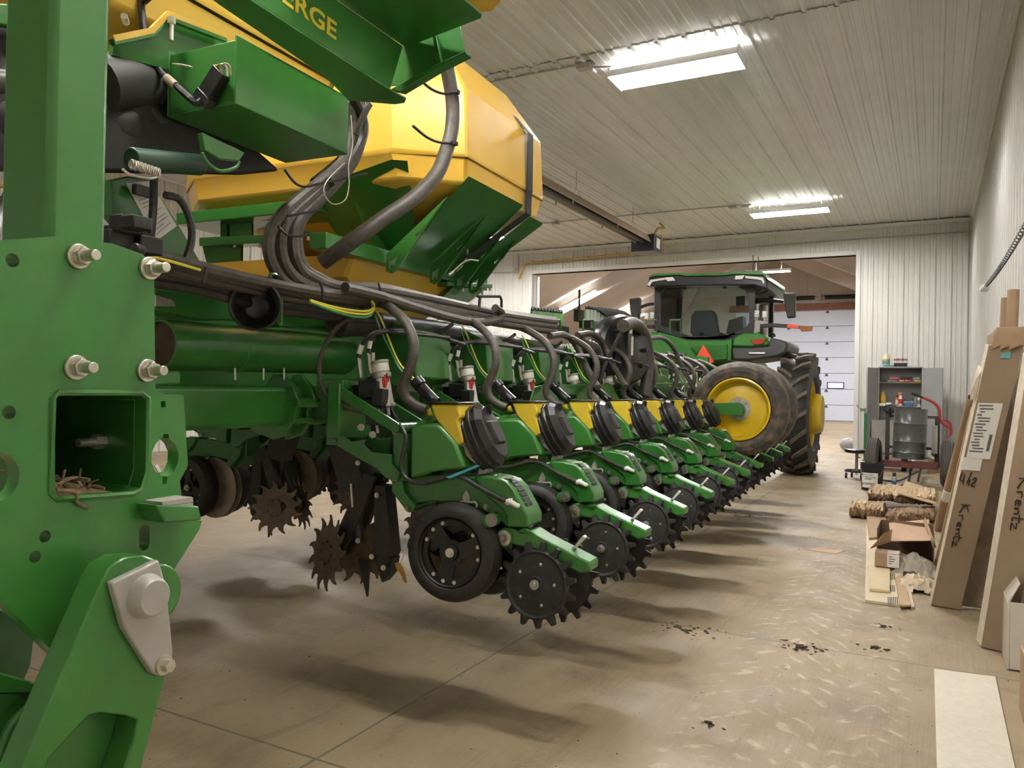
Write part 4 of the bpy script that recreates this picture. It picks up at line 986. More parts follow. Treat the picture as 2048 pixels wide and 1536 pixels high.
# ---- hoses
rng = random.Random(4)
for k in range(8):
    f = k/7; m = MB(); bk = -1.02-.05*(k % 3)
    pts = [(700+14*f+6*(k%2), 205), (705+20*f, 260), (684+22*f, 325), (600+45*f, 395), (553+50*f, 440), (537+58*f, 490), (548+60*f, 535), (580+55*f, 572-18*f), (650+30*f, 592-20*f), (765, 606-30*f), (880, 622-24*f+4*(k%2)), (1000, 647-22*f), (1110, 664-24*f)]
    m.path([PB(x, y, bk-.12*max(0,(i-9))*0) for i,(x,y) in enumerate(pts)], .0225, 9); part('seed_delivery_hose', m, HOSE, group='grey seed hoses looping from the tank')
m = MB(); m.path([PB(x,y,-.96) for x,y in ((690,575),(760,592),(840,618),(920,640),(965,645),(996,638),(1003,626),(990,616))], .023, 9); part('seed_delivery_hose', m, HOSE, 'seed hose with a bright U-bend', group='grey seed hoses looping from the tank')
for k,(y0) in enumerate((508,518,530)):
    m = MB(); m.path([PB(x,y,-1.0-.03*k) for x,y in ((296,y0),(370,y0+18),(450,y0+38),(540,y0+58),(640,y0+76),(740,y0+88))], .016 if k else .02, 8); part('loom_hose', m, HOSE)
for k in range(2):
    m = MB(); m.path([PB(x,y,-1.12) for x,y in ((300,548+14*k),(400,566+14*k),(520,600+12*k),(640,622+8*k),(760,634+6*k))], .02, 8); part('loom_hose', m, HOSED)
for k in range(3):
    m = MB(); m.path([PB(x,y,-.985) for x,y in ((620,600+2*k),(660,612+4*k),(700,620+6*k),(735,622+6*k),(748,612+4*k),(742,600+3*k))], .0052, 6); part('wire', m, WIREG if k == 2 else WIREY)
m = MB(); m.path([PB(x,y,-.98) for x,y in ((300,513),(350,525),(400,540))], .005, 6); part('wire', m, WIREY)
for k in range(5):
    m = MB(); m.path([PB(x, y, -.99-.03*k) for x, y in ((690+6*k,180),(712+5*k,205),(728-2*k,245),(722-4*k,285),(700-6*k,325),(660-8*k,365))], .02, 8); part('seed_delivery_hose', m, HOSED, group='grey seed hoses looping from the tank')
# cable ties round the bundle
for pts,b in ([((556,452),(575,470),(600,472),(618,466)),-.975], [((575,432),(640,420)),-.975], [((757,566),(762,585),(765,606)),-.955], [((412,535),(410,552),(405,566)),-.965], [((640,565),(645,580),(646,600)),-.965], [((570,340),(600,372),(650,365),(735,347)),-.95]):
    m = MB(); m.path([PB(x,y,b) for x,y in pts], .005, 6); part('cable_tie', m, BLACK, 'black cable tie', group='cable ties on the planter hoses')
m = MB(); m.path([PB(x,y,-.93) for x,y in ((702,230),(705,290),(697,330),(698,370),(690,400),(665,408),(648,385),(655,360),(690,325))], .0022, 5); part('seal_wire', m, ZINC, 'thin bright wire loop hanging from the box')
m = MB(); m.path([PB(740,208,-.9), PB(725,235,-.92), PB(712,270,-.94)], .012, 6); part('loose_strap', m, HOSED)
# grey tank hose
m = MB(); m.path([PB(x,y,b) for x,y,b in ((880,60,-.98),(893,130,-.98),(905,200,-.98),(904,255,-.98),(893,300,-.985),(872,350,-.99),(825,398,-1.02),(770,435,-1.08),(710,478,-1.15),(645,525,-1.3))], .036, 14); part('tank_hose', m, HOSE, 'thick grey hose tied to the yellow tank corner')
for pts in (((836,155),(862,178),(890,188),(912,184)), ((826,252),(855,275),(880,285),(908,287))):
    m = MB(); m.path([PB(x,y,-.95) for x,y in pts], .0065, 6); m.box(PB(*pts[-1],-.945), (.03,.03,.018)); part('cable_tie', m, BLACK, 'black cable tie', group='cable ties on the planter hoses')
# vacuum manifold, corrugated hose, fan
m = MB(); m.path([PB(x,y,-1.22) for x,y in ((672,645),(760,650),(900,668),(1020,690),(1110,705),(1190,700),(1290,712),(1400,730))], .062, 14, sub=10, ripple=.02); part('vacuum_manifold', m, HOSED)
m = MB(); m.path([PB(x,y,-1.0) for x,y in ((1160,690),(1185,698),(1193,720),(1190,750),(1186,790))], .052, 14, sub=9, ripple=.14); part('corrugated_hose', m, HOSED, 'corrugated black hose')
fc = PB(1243,700,-.92)
m = MB(); ax_ = V((.86,-.42,.10)).normalized()
m.lathe([(.02,-.14),(.10,-.14),(.26,-.10),(.285,-.06),(.285,.04),(.26,.07),(.12,.085),(.10,.10),(.0,.10)], fc, ax_, 32)
for i in range(8):
    t = 2*PI*i/8; u = ax_.orthogonal().normalized(); w = ax_.cross(u); d = u*math.cos(t)+w*math.sin(t); m.box(fc+d*.19+ax_*.085, (.03,.03,.03), None)
part('vacuum_fan', m, BLACK, 'black round vacuum fan housing', bevel=.006)
m = MB(); m.path([PB(x,y,-.80) for x,y in ((1246,652),(1268,647),(1288,668),(1296,708),(1294,755),(1288,795))], .05, 14, sub=8); part('fan_duct', m, HOSE, 'grey duct curving down from the fan')
m = MB(); m.mm((fc.x+.02,fc.y-.22,fc.z-.1),(fc.x+.12,fc.y-.10,fc.z+.12)); m.path([fc+V((.1,-.15,.12)), fc+V((.14,-.22,.22)), fc+V((.1,-.35,.1)), fc+V((.05,-.5,-.1)), fc+V((0,-.55,-.3))], .013, 8)
m.path([fc+V((.08,-.12,.1)), fc+V((.12,-.1,-.15)), fc+V((.1,-.18,-.35))], .013, 8); part('fan_motor', m, BLACKM)
m = MB(); m.tube(fc+V((.12,-.16,.12)), fc+V((.12,-.16,.2)), .016, 8); m.tube(fc+V((.12,-.12,-.05)), fc+V((.12,-.12,.1)), .014, 8); part('motor_fitting', m, ZINC)
for (x0,x1,y0,y1,lab) in ((1066,1121,616,642,'clear green-tinted flow monitor columns, nearer bank'),(1174,1232,612,642,'pale flow monitor columns, farther bank')):
    p0, p1 = PB(x0,y1,-1.2), PB(x1,y1+4,-1.2); h = (y1-y0)*(p0-V((1.27,-2.66,1.32))).length/F*.95
    m = MB(); n_ = 10
    for i in range(n_):
        q = p0.lerp(p1, i/(n_-1)); m.tube(q, q+V((0,0,h*.8)), .021, 10)
    fm = part('flow_monitor', m, mat('clear_green_tube', (.16,.42,.12) if x0 < 1100 else (.45,.55,.45), .15, spec=.8), lab)
    m = MB()
    for i in range(n_):
        q = p0.lerp(p1, i/(n_-1)); m.tube(q+V((0,0,h*.8)), q+V((0,0,h*.88)), .018, 8); m.sphere(q+V((0,0,h*.93)), .02, 8)
        if x0 > 1100: m.path([q+V((0,0,h)), q+V((.02,.25,h*.9)), q+V((.06,.5,.02)), q+V((.08,.6,-.2))], .011, 6)
    m.mm((p0.x-.05,p0.y-.05,p0.z-.06),(p1.x+.05,p1.y+.05,p0.z)); m.build('monitor_caps', BLACK, fm)
m = MB(); q = PB(1158,632,-1.3); m.box(q,(.04,.14,.10)); m.tube(q, q+V((0,0,.22)), .01, 6); part('display_unit', m, BLACK)
m = MB()
for pts,b in ([((955,593),(1000,593),(1003,600),(1003,645)),-1.0], [((960,593),(958,620)),-1.0]): m.path([PB(x,y,b) for x,y in pts], .008, 6, sub=1)
part('hose_hoop', m, BLACK)
for x in (1112,1178,1304,1352):
    m = MB(); m.path([PB(x-12,668,-1.05),PB(x-12,640,-1.05),PB(x+8,640,-1.05),PB(x+10,668,-1.05)], .008, 6, sub=1); part('hose_hoop', m, GREENL)
# hoses beyond the fan falling to the far units
for k,(x,y) in enumerate(((1130,670),(1185,668),(1325,676))):
    m = MB(); m.path([PB(x-30,y+2,-1.0), PB(x,y,-1.0), PB(x+22,y+20,-.98), PB(x+40,y+60,-.9), PB(x+66,y+105,-.75)], .023, 8); part('seed_delivery_hose', m, HOSE, group='grey seed hoses looping from the tank')
# green hose plates above the far units
for pts in ([(1070,774),(1084,770),(1222,767),(1240,800),(1240,838),(1062,838),(1062,800)], [(1280,772),(1292,767),(1385,765),(1398,786),(1396,812),(1276,812)]):
    x0, x1 = pts[0][0], pts[3][0]; m = MB(); hx = x0+(x1-x0)*.25
    slabB(m, pts, -.86, -.872, [[(hx,790),(hx+40,790),(hx+42,797),(hx+18,802),(hx+6,800)]]); hp = part('hose_guard', m, GREEN, bevel=.003)
    m = MB(); hx2 = x0+(x1-x0)*.72
    slabB(m, [(hx2-9,784),(hx2+9,783),(hx2+9,793),(hx2-9,794)], -.855,-.86); m.path([PB(hx2-2,780,-.85),PB(hx2+4,772,-.85),PB(hx2+3,800,-.85)], .006, 6); m.tube(PB(hx2,786,-.853), PB(hx2,806,-.853), .012, 6); m.build('guard_latch', ZINC, hp)
# steps of green frame beyond, wing wheel arm
m = MB(); slabB(m, [(1310,745),(1330,752),(1392,792),(1398,806),(1384,812),(1300,775)], -.9, -.93); q = PB(1352,758,-.88); part('wheel_lift_arm', m, GREENL, bevel=.004)
# bank of covers between hoses and toolbar (seed meters' drive brackets)
for i in range(1, 9):
    m = MB(); a = i*.762-.38; m.prism([V((-1.15,a,1.30)),V((-1.02,a,1.36)),V((-1.04,a,1.58)),V((-1.2,a,1.66)),V((-1.3,a,1.5))], (0,.35,0)); part('bracket_cover', m, GREEN, bevel=.01)
# ---- transport wheels
def wheel(name, y, lab):
    c = V((-.25, y, 1.165)); m = MB()
    R = .455; m.lathe([(.295,-.12),(.31,-.155),(.36,-.168),(.40,-.16),(.432,-.135),(.45,-.10),(R,-.04),(R,.04),(.45,.10),(.432,.135),(.40,.16),(.36,.168),(.31,.155),(.295,.12)], (0,0,0), (0,1,0), 72, caps=False)
    o = part(name, m, TYRE, lab, ang=25); o.location = c
    m = MB(); m.lathe([(.30,-.16),(.285,-.165),(.272,-.15),(.268,-.11),(.262,-.06),(.25,-.05),(.20,-.055),(.12,-.075),(.11,-.075)], (0,0,0), (0,1,0), 56, caps=False)
    m.lathe([(.30,.16),(.28,.16),(.268,.10),(.262,-.06)], (0,0,0), (0,1,0), 56, caps=False)
    r = m.build('wheel_rim', YELPNT, o); r['label'] = 'yellow wheel rim'
    m = MB(); m.path([V((.11,-.10,-.215)), V((.13,-.135,-.235)), V((.165,-.14,-.24)), V((.19,-.12,-.215))], .008, 6); m.build('rim_handle', YELPNT, o)
    m = MB(); m.tube((0,-.085,0),(0,-.07,0),.11,32); m.mi = 1
    for i in range(8): t = 2*PI*i/8; m.bolt((.088*math.cos(t),-.085,.088*math.sin(t)),(0,-1,0),.012,.012)
    h = m.build('wheel_hub', [GREYP, ZINC], o)
    m = MB(); m.tube((0,-.20,0),(0,-.07,0),.062,24); m.hull([V((x,-.215,z)) for x,z in ((.05,.05),(.06,-.06),(-.30,-.05),(-.30,.05),(.02,.06))]+[V((x,-.20,z)) for x,z in ((.05,.05),(.06,-.06),(-.30,-.05),(-.30,.05),(.02,.06))])
    g = m.build('axle_bracket', GREENL, o, bevel=.004)
    return o
w1 = wheel('transport_wheel', 4.97, 'near smooth dusty transport wheel of the planter')
w2 = dup(w1, planter); w2.location = (-.25, 5.72, 1.165); w2['label'] = 'far smooth dusty transport wheel of the planter'
for w_ in (w1, w2): w_['group'] = 'transport wheels'
# ================================================================ TRACTOR
T0 = V((-3.50, 13.6, 0))
tractor = empty('tractor', T0); tag(tractor, 'large green tractor with black cab seen from behind, standing in front of the opening', 'tractor')
def TY(x, y, Y=13.3): return ony(x, y, Y) - T0
def tp(name, mb, mats, lab=None, bevel=0, parent=None, ang=38):
    o = mb.build(name, mats, parent or tractor, bevel=bevel, ang=ang)
    if lab: o['label'] = lab
    return o
GLASS = bpy.data.materials.new('cab_glass'); n, l = nodes(GLASS); n.remove(n['Principled BSDF'])
tr_ = n.new('ShaderNodeBsdfTransparent'); gl = n.new('ShaderNodeBsdfGlossy'); mx = n.new('ShaderNodeMixShader'); fr = n.new('ShaderNodeFresnel')
tr_.inputs['Color'].default_value = (.86,.91,.90,1); gl.inputs['Roughness'].default_value = .02; fr.inputs['IOR'].default_value = 1.55
l.new(fr.outputs[0], mx.inputs[0]); l.new(tr_.outputs[0], mx.inputs[1]); l.new(gl.outputs[0], mx.inputs[2]); l.new(mx.outputs[0], n['Material Output'].inputs['Surface'])
CABB = mat('cab_black', (.02,.02,.024), .35)
def c2(x, y, Y=13.3): return TY(1230+x/3.339, 500+y/3.339, Y)
def slabY(m, pts, Y0, Y1, f=c2):
    P = [f(x, y, Y0) for x, y in pts]; return m.prism(P, (0, Y1-Y0, 0))
# roof
m = MB(); slabY(m, [(212,245),(225,178),(262,164),(430,156),(470,163),(755,158),(775,145),(985,148),(1005,165),(1018,215),(1018,262),(930,235),(280,240)], 13.05, 14.75)
rf = tp('cab_roof', m, CABB, 'black cab roof underside', bevel=.02)
m = MB(); slabY(m, [(222,186),(230,170),(262,158),(430,152),(472,158),(755,152),(775,141),(985,143),(1006,158),(1016,196),(985,166),(775,160),(755,168),(470,174),(430,166),(262,174)], 13.0, 14.8)
tp('roof_cap', m, GREENL, bevel=.008)
for pl4 in ([(215,232),(235,200),(325,186),(345,196),(250,212),(228,240)], [(330,184),(385,180),(402,204),(350,208)], [(805,172),(865,168),(850,194),(800,196)], [(868,172),(985,184),(1000,215),(990,228),(975,200),(872,188)]):
    m = MB(); slabY(m, pl4, 13.02, 13.06); tp('roof_light', m, LABELW, 'pale roof work light')
# cab shell
fw_ = [(262,240),(940,228),(925,560),(880,560),(730,602),(480,600),(300,545),(262,540)]
wn_ = [(330,254),(820,248),(870,270),(893,330),(895,480),(880,510),(720,575),(500,578),(380,525),(300,500),(303,300)]
m = MB(); P = [c2(x,y) for x,y in fw_]; m.prism(P, (0,.06,0), [[c2(x,y) for x,y in wn_]])
yb = 1.15
q0, q1 = c2(262,240), c2(940,560)
for xx in (q0.x+.03, q1.x-.03): m.mm((xx-.05, yb, q1.z), (xx+.05, yb+.1, q0.z))
m.mm((q0.x, -.3, q1.z-.12), (q1.x, yb+.1, q1.z-.02)); m.mm((q0.x,-.25,q0.z-.06),(q1.x,yb+.1,q0.z)); m.mm((q0.x+.25,yb,2.1),(q1.x-.25,yb+.05,2.3))
tp('cab_frame', m, CABB, bevel=.012)
m = MB(); P = [c2(x,y,13.32) for x,y in wn_]; m.prism(P, (0,.006,0)); tp('rear_window', m, GLASS, 'tinted glass rear window')
m = MB(); m.mm((q0.x+.02,yb+.06,q1.z),(q1.x-.02,yb+.066,q0.z-.06)); tp('windscreen', m, GLASS)
for nm, xx in (('left_side_glass', q0.x+.02), ('right_side_glass', q1.x-.02)):
    m = MB(); m.mm((xx-.003,-.2,q1.z),(xx+.003,yb,q0.z-.06)); tp(nm, m, GLASS)
m = MB(); slabY(m, [(500,560),(505,440),(530,405),(650,400),(670,440),(685,560)], 13.75, 13.95); slabY(m, [(520,600),(690,590),(700,545),(510,545)], 13.55, 14.1)
tp('seat', m, mat('seat_fabric', (.06,.062,.068), .8), bevel=.03)
m = MB(); slabY(m, [(740,560),(760,470),(850,440),(860,560)], 13.7, 14.0); slabY(m, [(805,310),(865,305),(865,370),(808,375)], 13.8, 13.86); slabY(m, [(560,545),(590,545),(590,560),(560,560)], 13.5,13.52)
tp('console', m, CABB, bevel=.01)
m = MB(); m.path([c2(585,222,13.27), c2(500,370,13.26), c2(425,475,13.26)], .008, 6, sub=1); m.tube(c2(458,235,13.28), c2(458,262,13.28), .03, 10); m.tube(c2(732,230,13.28), c2(732,258,13.28), .03, 10); tp('wiper', m, CABB)
# body below the cab
m = MB(); slabY(m, [(215,560),(300,548),(480,602),(730,605),(780,595),(775,740),(600,760),(215,700)], 13.2, 14.4); tp('rear_body', m, GREENL, bevel=.02)
m = MB(); slabY(m, [(500,640),(745,628),(745,730),(600,745)], 13.1, 13.2); tp('linkage_cover', m, GREEN, bevel=.01)
m = MB(); slabY(m, [(782,625),(800,580),(860,552),(960,555),(1015,578),(1030,620),(1028,640),(900,650),(785,645)], 13.15, 13.9); tp('fender_top', m, GREENL, bevel=.035)
m = MB(); slabY(m, [(780,648),(905,652),(1030,642),(1030,585),(1100,595),(1150,612),(1158,640),(1140,690),(1080,715),(900,740),(785,735)], 13.1, 14.3); ff = tp('fender', m, mat('grey_black_fender', (.045,.043,.042), .5), bevel=.04)
m = MB(); slabY(m, [(890,682),(1005,682),(1000,694),(898,692)], 13.07, 13.1); m.build('reflector_strip', LABELW, ff)
m = MB(); slabY(m, [(902,600),(1012,592),(985,628),(930,632)], 13.12, 13.16); tp('tail_light', m, mat('tail_light_red', (.35,.03,.02), .25), 'red tail light', bevel=.006)
m = MB(); slabY(m, [(215,560),(255,545),(255,640),(215,660)], 13.3, 14.2); tp('left_fender', m, GREENL, bevel=.02)
# slow vehicle triangle
SMVR = mat('red_orange_reflector', (.75,.06,.02), .5); 
m = MB(); slabY(m, [(590,632),(660,752),(520,760)], 12.9, 12.905); sv = tp('warning_triangle', m, SMVR, 'red-orange slow-vehicle triangle')
m = MB(); slabY(m, [(605,640),(660,738),(656,752),(648,752)], 12.905, 12.91); m.build('triangle_border', mat('dark_red_border', (.30,.02,.02), .5), sv)
m = MB(); slabY(m, [(480,760),(575,785),(565,812),(500,790)], 12.8, 12.84); tp('red_guard', m, SMVR)
# mirrors
for nm, pts, armp in (('right_mirror', [(1122,288),(1204,285),(1204,450),(1150,456),(1135,380)], [(938,340),(1000,330),(1125,345)]), ('left_mirror', [(92,325),(168,318),(160,470),(112,474),(100,400)], [(258,360),(215,366),(165,385)])):
    m = MB(); slabY(m, pts, 13.45, 13.55); mr = tp(nm, m, CABB, bevel=.015)
    cx = sum(p[0] for p in pts)/len(pts); cy = sum(p[1] for p in pts)/len(pts)
    m = MB(); slabY(m, [(cx+(x-cx)*.78, cy+(y-cy)*.86) for x,y in pts], 13.44, 13.448); m.build('mirror_glass', mat('mirror_glass_'+nm[:4], (.25,.27,.28), .06, metal=.9), mr)
    m = MB(); m.path([c2(x,y,13.55) for x,y in armp], .028, 8); m.build('mirror_arm', CABB, mr)
m = MB(); m.path([c2(940,290,13.5), c2(985,255,13.5), c2(1038,232,13.5), c2(1028,268,13.5), c2(950,300,13.5)], .016, 6); m.hull([c2(x,y,Y) for x,y in ((940,330),(1100,335),(1095,350),(940,362)) for Y in (13.6,13.68)]); tp('grab_rail', m, CABB)
# extremity arms
m = MB(); slabY(m, [(968,494),(1060,488),(1160,494),(1240,505),(1232,526),(1150,520),(1050,515),(968,520)], 13.3, 13.36); ea = tp('marker_arm', m, CABB, bevel=.008)
m = MB(); slabY(m, [(1152,494),(1228,503),(1222,524),(1148,519)], 13.29, 13.3); m.build('red_marker', SMVR, ea)
m = MB(); slabY(m, [(1228,505),(1320,508),(1312,540),(1245,544),(1230,525)], 13.3, 13.38); m.build('amber_light', mat('amber_lens', (.25,.10,.02), .3), ea)
m = MB(); slabY(m, [(130,500),(258,500),(258,526),(130,520)], 13.3, 13.36); tp('marker_arm', m, CABB)
# lights on posts, exhaust, antennas
m = MB()
for x, y in ((945,425),(998,430),(245,436),(208,440)): m.box(c2(x,y,13.28)+V((0,.03,0)), (.07,.06,.11))
tp('work_light', m, LABELW, 'white square work lights', bevel=.01)
m = MB()
for x, y in ((945,425),(245,436)):
    for d in ((-.012,.025),(.016,-.02),(-.014,-.022)): m.tube(c2(x,y,13.28)+V((d[0],-.002,d[1])), c2(x,y,13.28)+V((d[0],-.006,d[1])), .008, 8)
tp('light_screw', m, BLACKM)
m = MB(); m.tube(c2(998,600,14.0), c2(998,372,14.0), .06, 20); m.tube(c2(998,420,14.0), c2(998,372,14.0), .05, 20); tp('exhaust_stack', m, STEEL)
m = MB(); m.tube(c2(922,142,13.6), c2(922,35,13.6), .008, 6); m.tube(c2(957,142,13.6), c2(957,45,13.6), .008, 6); tp('antenna', m, CABB)
m = MB(); slabY(m, [(935,470),(965,470),(1010,480),(1010,492),(965,500),(960,545),(935,545)], 13.4, 13.46); tp('mount_bracket', m, STEEL)
m = MB(); m.path([c2(1030,575,13.6), c2(1040,560,13.6), c2(1060,562,13.6), c2(1066,580,13.6)], .02, 8); tp('fender_handle', m, CABB)
# rear hitch clutter: hoses and blocks between planter and tractor
m = MB(); rg = random.Random(9)
for i in range(5):
    x = 235+rg.random()*190; m.path([c2(x,740,12.9), c2(x+15,690+rg.random()*20,12.7), c2(x+40,680+rg.random()*30,12.4), c2(x+65,710,12.2), c2(x+75,790,12.0)], .025, 7)
tp('hydraulic_hose', m, HOSE)
m = MB()
for i in range(8): m.box(c2(330+i*38+rg.random()*10, 740+rg.random()*30, 12.7), (.10,.12,.10+.1*rg.random()))
tp('hitch_coupler', m, GREENL, bevel=.01)
# wheels
LUG = mat('dusty_lug', (.075,.062,.05), .75, var=.3, scale=9, dust_sheen=.55, dust_sheen_col=(.21,.16,.11), bump=.2)
def ag_tyre(x, R, W, side):
    m = MB(); h = W/2
    m.lathe([(R*.55,-h*.8),(R*.62,-h*.98),(R*.78,-h),(R*.90,-h*.9),(R*.945,-h*.6),(R*.955,0),(R*.945,h*.6),(R*.90,h*.9),(R*.78,h),(R*.62,h*.98),(R*.55,h*.8)], (0,0,0), (1,0,0), 72, caps=False)
    m.mi = 1; nl = 20
    for i in range(nl):
        for s in (-1, 1):
            t0 = 2*PI*(i+(.5 if s > 0 else 0))/nl; P = []
            for f, dt in ((.0,0),(.5,.10),(.98,.17)):
                for e in (-.055,.055):
                    t = t0 - dt*1.25 + e*.6
                    for r in ((.94, 1.0) if f < .9 else (.87,.985)): P.append(V((s*h*f, R*r*math.cos(t), R*r*math.sin(t))))
            m.hull(P[:8]); m.hull(P[4:])
    o = tp('rear_tyre', m, [RUBBER, LUG], 'large lugged tractor tyre, dusty on its lugs', ang=30); o.location = V((x, 0, R))
    m = MB(); m.lathe([(R*.56,-h*.8),(R*.53,-h*.75),(R*.5,-h*.2),(R*.46,0),(.15,.02),(0,.02)], (0,0,0), (1,0,0), 40, caps=False); m.lathe([(R*.56,h*.8),(R*.53,h*.75),(R*.5,h*.2),(R*.46,0)], (0,0,0), (1,0,0), 40, caps=False); m.build('wheel_rim', YELPNT, o)
    if side > 0:
        m = MB(); m.lathe([(.34,.0),(.335,.06),(.30,.13),(.15,.145),(0,.145)], (h*.95,0,0), (1,0,0), 12, caps=False); m.lathe([(.34,0),(.25,-.4)], (h*.95,0,0), (1,0,0), 12, caps=False)
        w = m.build('wheel_weight', YELPNT, o, bevel=.01); w['label'] = 'yellow cast wheel weight'
    return o
xR = ony(1600, 850, 13.6).x - T0.x
ag_tyre(xR-.02, 1.0, .50, 1)
ag_tyre(-xR, 1.0, .50, -1)
# hood and front wheels, mostly hidden by the cab
m = MB(); m.hull([V((x,y,z)) for x,y,z in ((-.5,1.2,1.2),(.5,1.2,1.2),(-.5,1.2,2.15),(.5,1.2,2.15),(-.42,4.0,1.2),(.42,4.0,1.2),(-.40,3.9,1.85),(.40,3.9,1.85))]); tp('hood', m, GREENL, bevel=.05)
m = MB(); m.mm((-.35,-.3,.75),(.35,4.2,1.25)); m.mm((-1.3,-.12,.88),(1.3,.12,1.12)); m.mm((-1.0,3.0,.6),(1.0,3.2,.8)); tp('chassis', m, GREEN, bevel=.02)
for s in (-1,1):
    m = MB(); m.lathe([(.4,-.2),(.6,-.25),(.72,-.2),(.75,0),(.72,.2),(.6,.25),(.4,.2)], (0,0,0), (1,0,0), 48, caps=False); m.mi = 1; m.lathe([(.4,-.2),(.36,0),(.1,0),(0,0)], (0,0,0), (1,0,0), 32, caps=False); o = tp('front_tyre', m, [RUBBER, YELPNT]); o.location = V((s*1.0,3.1,.75))
# ================================================================ THINGS ALONG THE RIGHT WALL AND AT THE FAR WALL
KRAFT = mat('brown_cardboard', (.33,.215,.125), .75, var=.07, scale=5)
KRAFTD = mat('dull_brown_carton', (.255,.18,.115), .7, var=.08, scale=4)
KRAFTL = mat('pink_tan_cardboard', (.50,.335,.22), .75, var=.05, scale=3)
CREAM = mat('cream_board', (.60,.50,.33), .6, var=.06, scale=6)
WRAPW = mat('white_wrap', (.66,.58,.46), .55, var=.12, scale=25)
INK = mat('black_ink', (.012,.012,.014), .6)
PAPERW = mat('white_paper', (.70,.68,.62), .6)
GREYC = mat('grey_cabinet_paint', (.29,.295,.30), .42, var=.03)
PLASTICF = bpy.data.materials.new('clear_film'); n, l = nodes(PLASTICF); b = n['Principled BSDF']
b.inputs['Base Color'].default_value = (.66,.60,.50,1); b.inputs['Roughness'].default_value = .25; b.inputs['Alpha'].default_value = .55
def thing(name, mb, mats, lab, cat, bevel=0, group=None, ang=38):
    o = mb.build(name, mats, None, bevel=bevel, ang=ang); tag(o, lab, cat, group); return recenter(o)
def child(o, name, mb, mats, lab=None, bevel=0):
    c = mb.build(name, mats, o, bevel=bevel); c.matrix_parent_inverse = Matrix(); c.location = -o.location
    if lab: c['label'] = lab
    return c
# ---------------- tall leaning cartons
def carton(B0, T0_, W, T, name, lab, mats, wrap=True):
    # B0, T0_: near-left bottom and top corners, W: width vector, T: depth vector
    m = MB(); B0, T0_, W, T = map(V, (B0, T0_, W, T))
    c = [B0, B0+W, B0+W+T, B0+T, T0_, T0_+W, T0_+W+T, T0_+T]
    vs = [m._v(p) for p in c]
    for q in ((0,1,5,4),(1,2,6,5),(2,3,7,6),(4,5,6,7),(3,2,1,0)): m._f([vs[i] for i in q])
    m.mi = 1; m._f([vs[i] for i in (0,4,7,3)])
    return thing(name, m, mats, lab, 'carton', bevel=.004)
def on_face(o, B0, T0_, W, f0, f1, g0, g1, off=.003):
    # rectangle on the front face of a leaning carton; f along the width, g along the height
    B0, T0_, W = V(B0), V(T0_), V(W); up = T0_-B0; n_ = W.cross(up).normalized()
    if n_.y > 0: n_ = -n_
    P = lambda f, g: B0+W*f+up*g+n_*off
    m = MB(); m.prism([P(f0,g0), P(f1,g0), P(f1,g1), P(f0,g1)], -n_*off*.9); return m, P, n_
def scrawl(o, strokes, P, n_, r=.0028):
    for s in strokes:
        m = MB(); m.path([P(*q)+n_*.0005 for q in s], r, 5, sub=4); child(o, 'marker_writing', m, INK)
# "Krentz" in marker, written running down the box: u along the writing, v across it
KR = [[(0,.0),(0,1)], [(.16,1),(.02,.52),(.20,.0)], [(.26,.5),(.27,0)], [(.26,.36),(.33,.52),(.38,.44)],
      [(.42,.28),(.52,.30),(.50,.50),(.43,.40),(.44,.10),(.54,.06)], [(.58,.46),(.60,.02),(.61,.34),(.68,.44),(.71,.05)], [(.79,.95),(.78,.05),(.86,.04)], [(.72,.56),(.87,.60)], [(.88,.42),(1.0,.44),(.89,.02),(1.04,.04)]]
def krentz(o, P, n_, f0, f1, g0, g1):
    # reads from the top (g0) down to the bottom (g1); letters' tops toward f1
    scrawl(o, [[(f0+(f1-f0)*v, g0+(g1-g0)*u) for u, v in s] for s in KR], P, n_)
A0, A1 = onz(1862,1212,.0), onz(1905,1219,.0)
AB = V((A0.x, A0.y-.0, .004)); AW = V((.155,-.03,0)); AT = V((-.01,.085,.012)); ATop = ony(1977,690,5.02)
ca_ = carton(AB, ATop, AW*1.05, AT, 'long_carton', 'long brown carton leaning on the wall with a white shipping label and torn taped top', [KRAFTD, WRAPW])
m, P, n_ = on_face(ca_, AB, ATop, AW*1.05, .08, .80, .60, .80); child(ca_, 'shipping_label', m, PAPERW, 'white shipping label')
m, P, n_ = on_face(ca_, AB, ATop, AW*1.05, .0, .58, .555, .602); child(ca_, 'shipping_label', m, PAPERW)
m = MB(); rg = random.Random(2)
for i in range(16):
    g = .79-.011*i; f = .12+.04*(i % 3); w_ = .12+.30*rg.random(); q = [P(f,g),P(f+w_,g),P(f+w_,g+.004),P(f,g+.004)]; m.prism([p+n_*.0015 for p in q], -n_*.0008)
q = [P(.62,.63),P(.71,.63),P(.71,.69),P(.62,.69)]; m.prism([p+n_*.0015 for p in q], -n_*.0008)
child(ca_, 'label_text', m, mat('label_print', (.10,.10,.10), .7))
scrawl(ca_, [[(.08,.548),(.02,.520),(.16,.515)],[(.14,.540),(.16,.500)],[(.34,.548),(.26,.505)],[(.34,.520),(.33,.496)],[(.42,.520),(.50,.530),(.52,.518),(.40,.498),(.54,.497)]], P, n_, .0026)
krentz(ca_, P, n_, .24, .52, .425, .26)
m = MB()
for k in range(3):
    e = [P(.1+.25*k,.985), P(.35+.28*k,1.0), P(.40+.25*k,1.03+.012*k), P(.12+.26*k,1.035)]; m.prism([p+n_*.004*k for p in e], n_*.003)
child(ca_, 'torn_flap', m, KRAFT); m = MB(); q = [P(.42,.955),P(.70,.955),P(.70,.975),P(.42,.972)]; m.prism(q, -n_*.001); child(ca_, 'blue_sticker', m, mat('teal_sticker', (.12,.35,.36), .5))
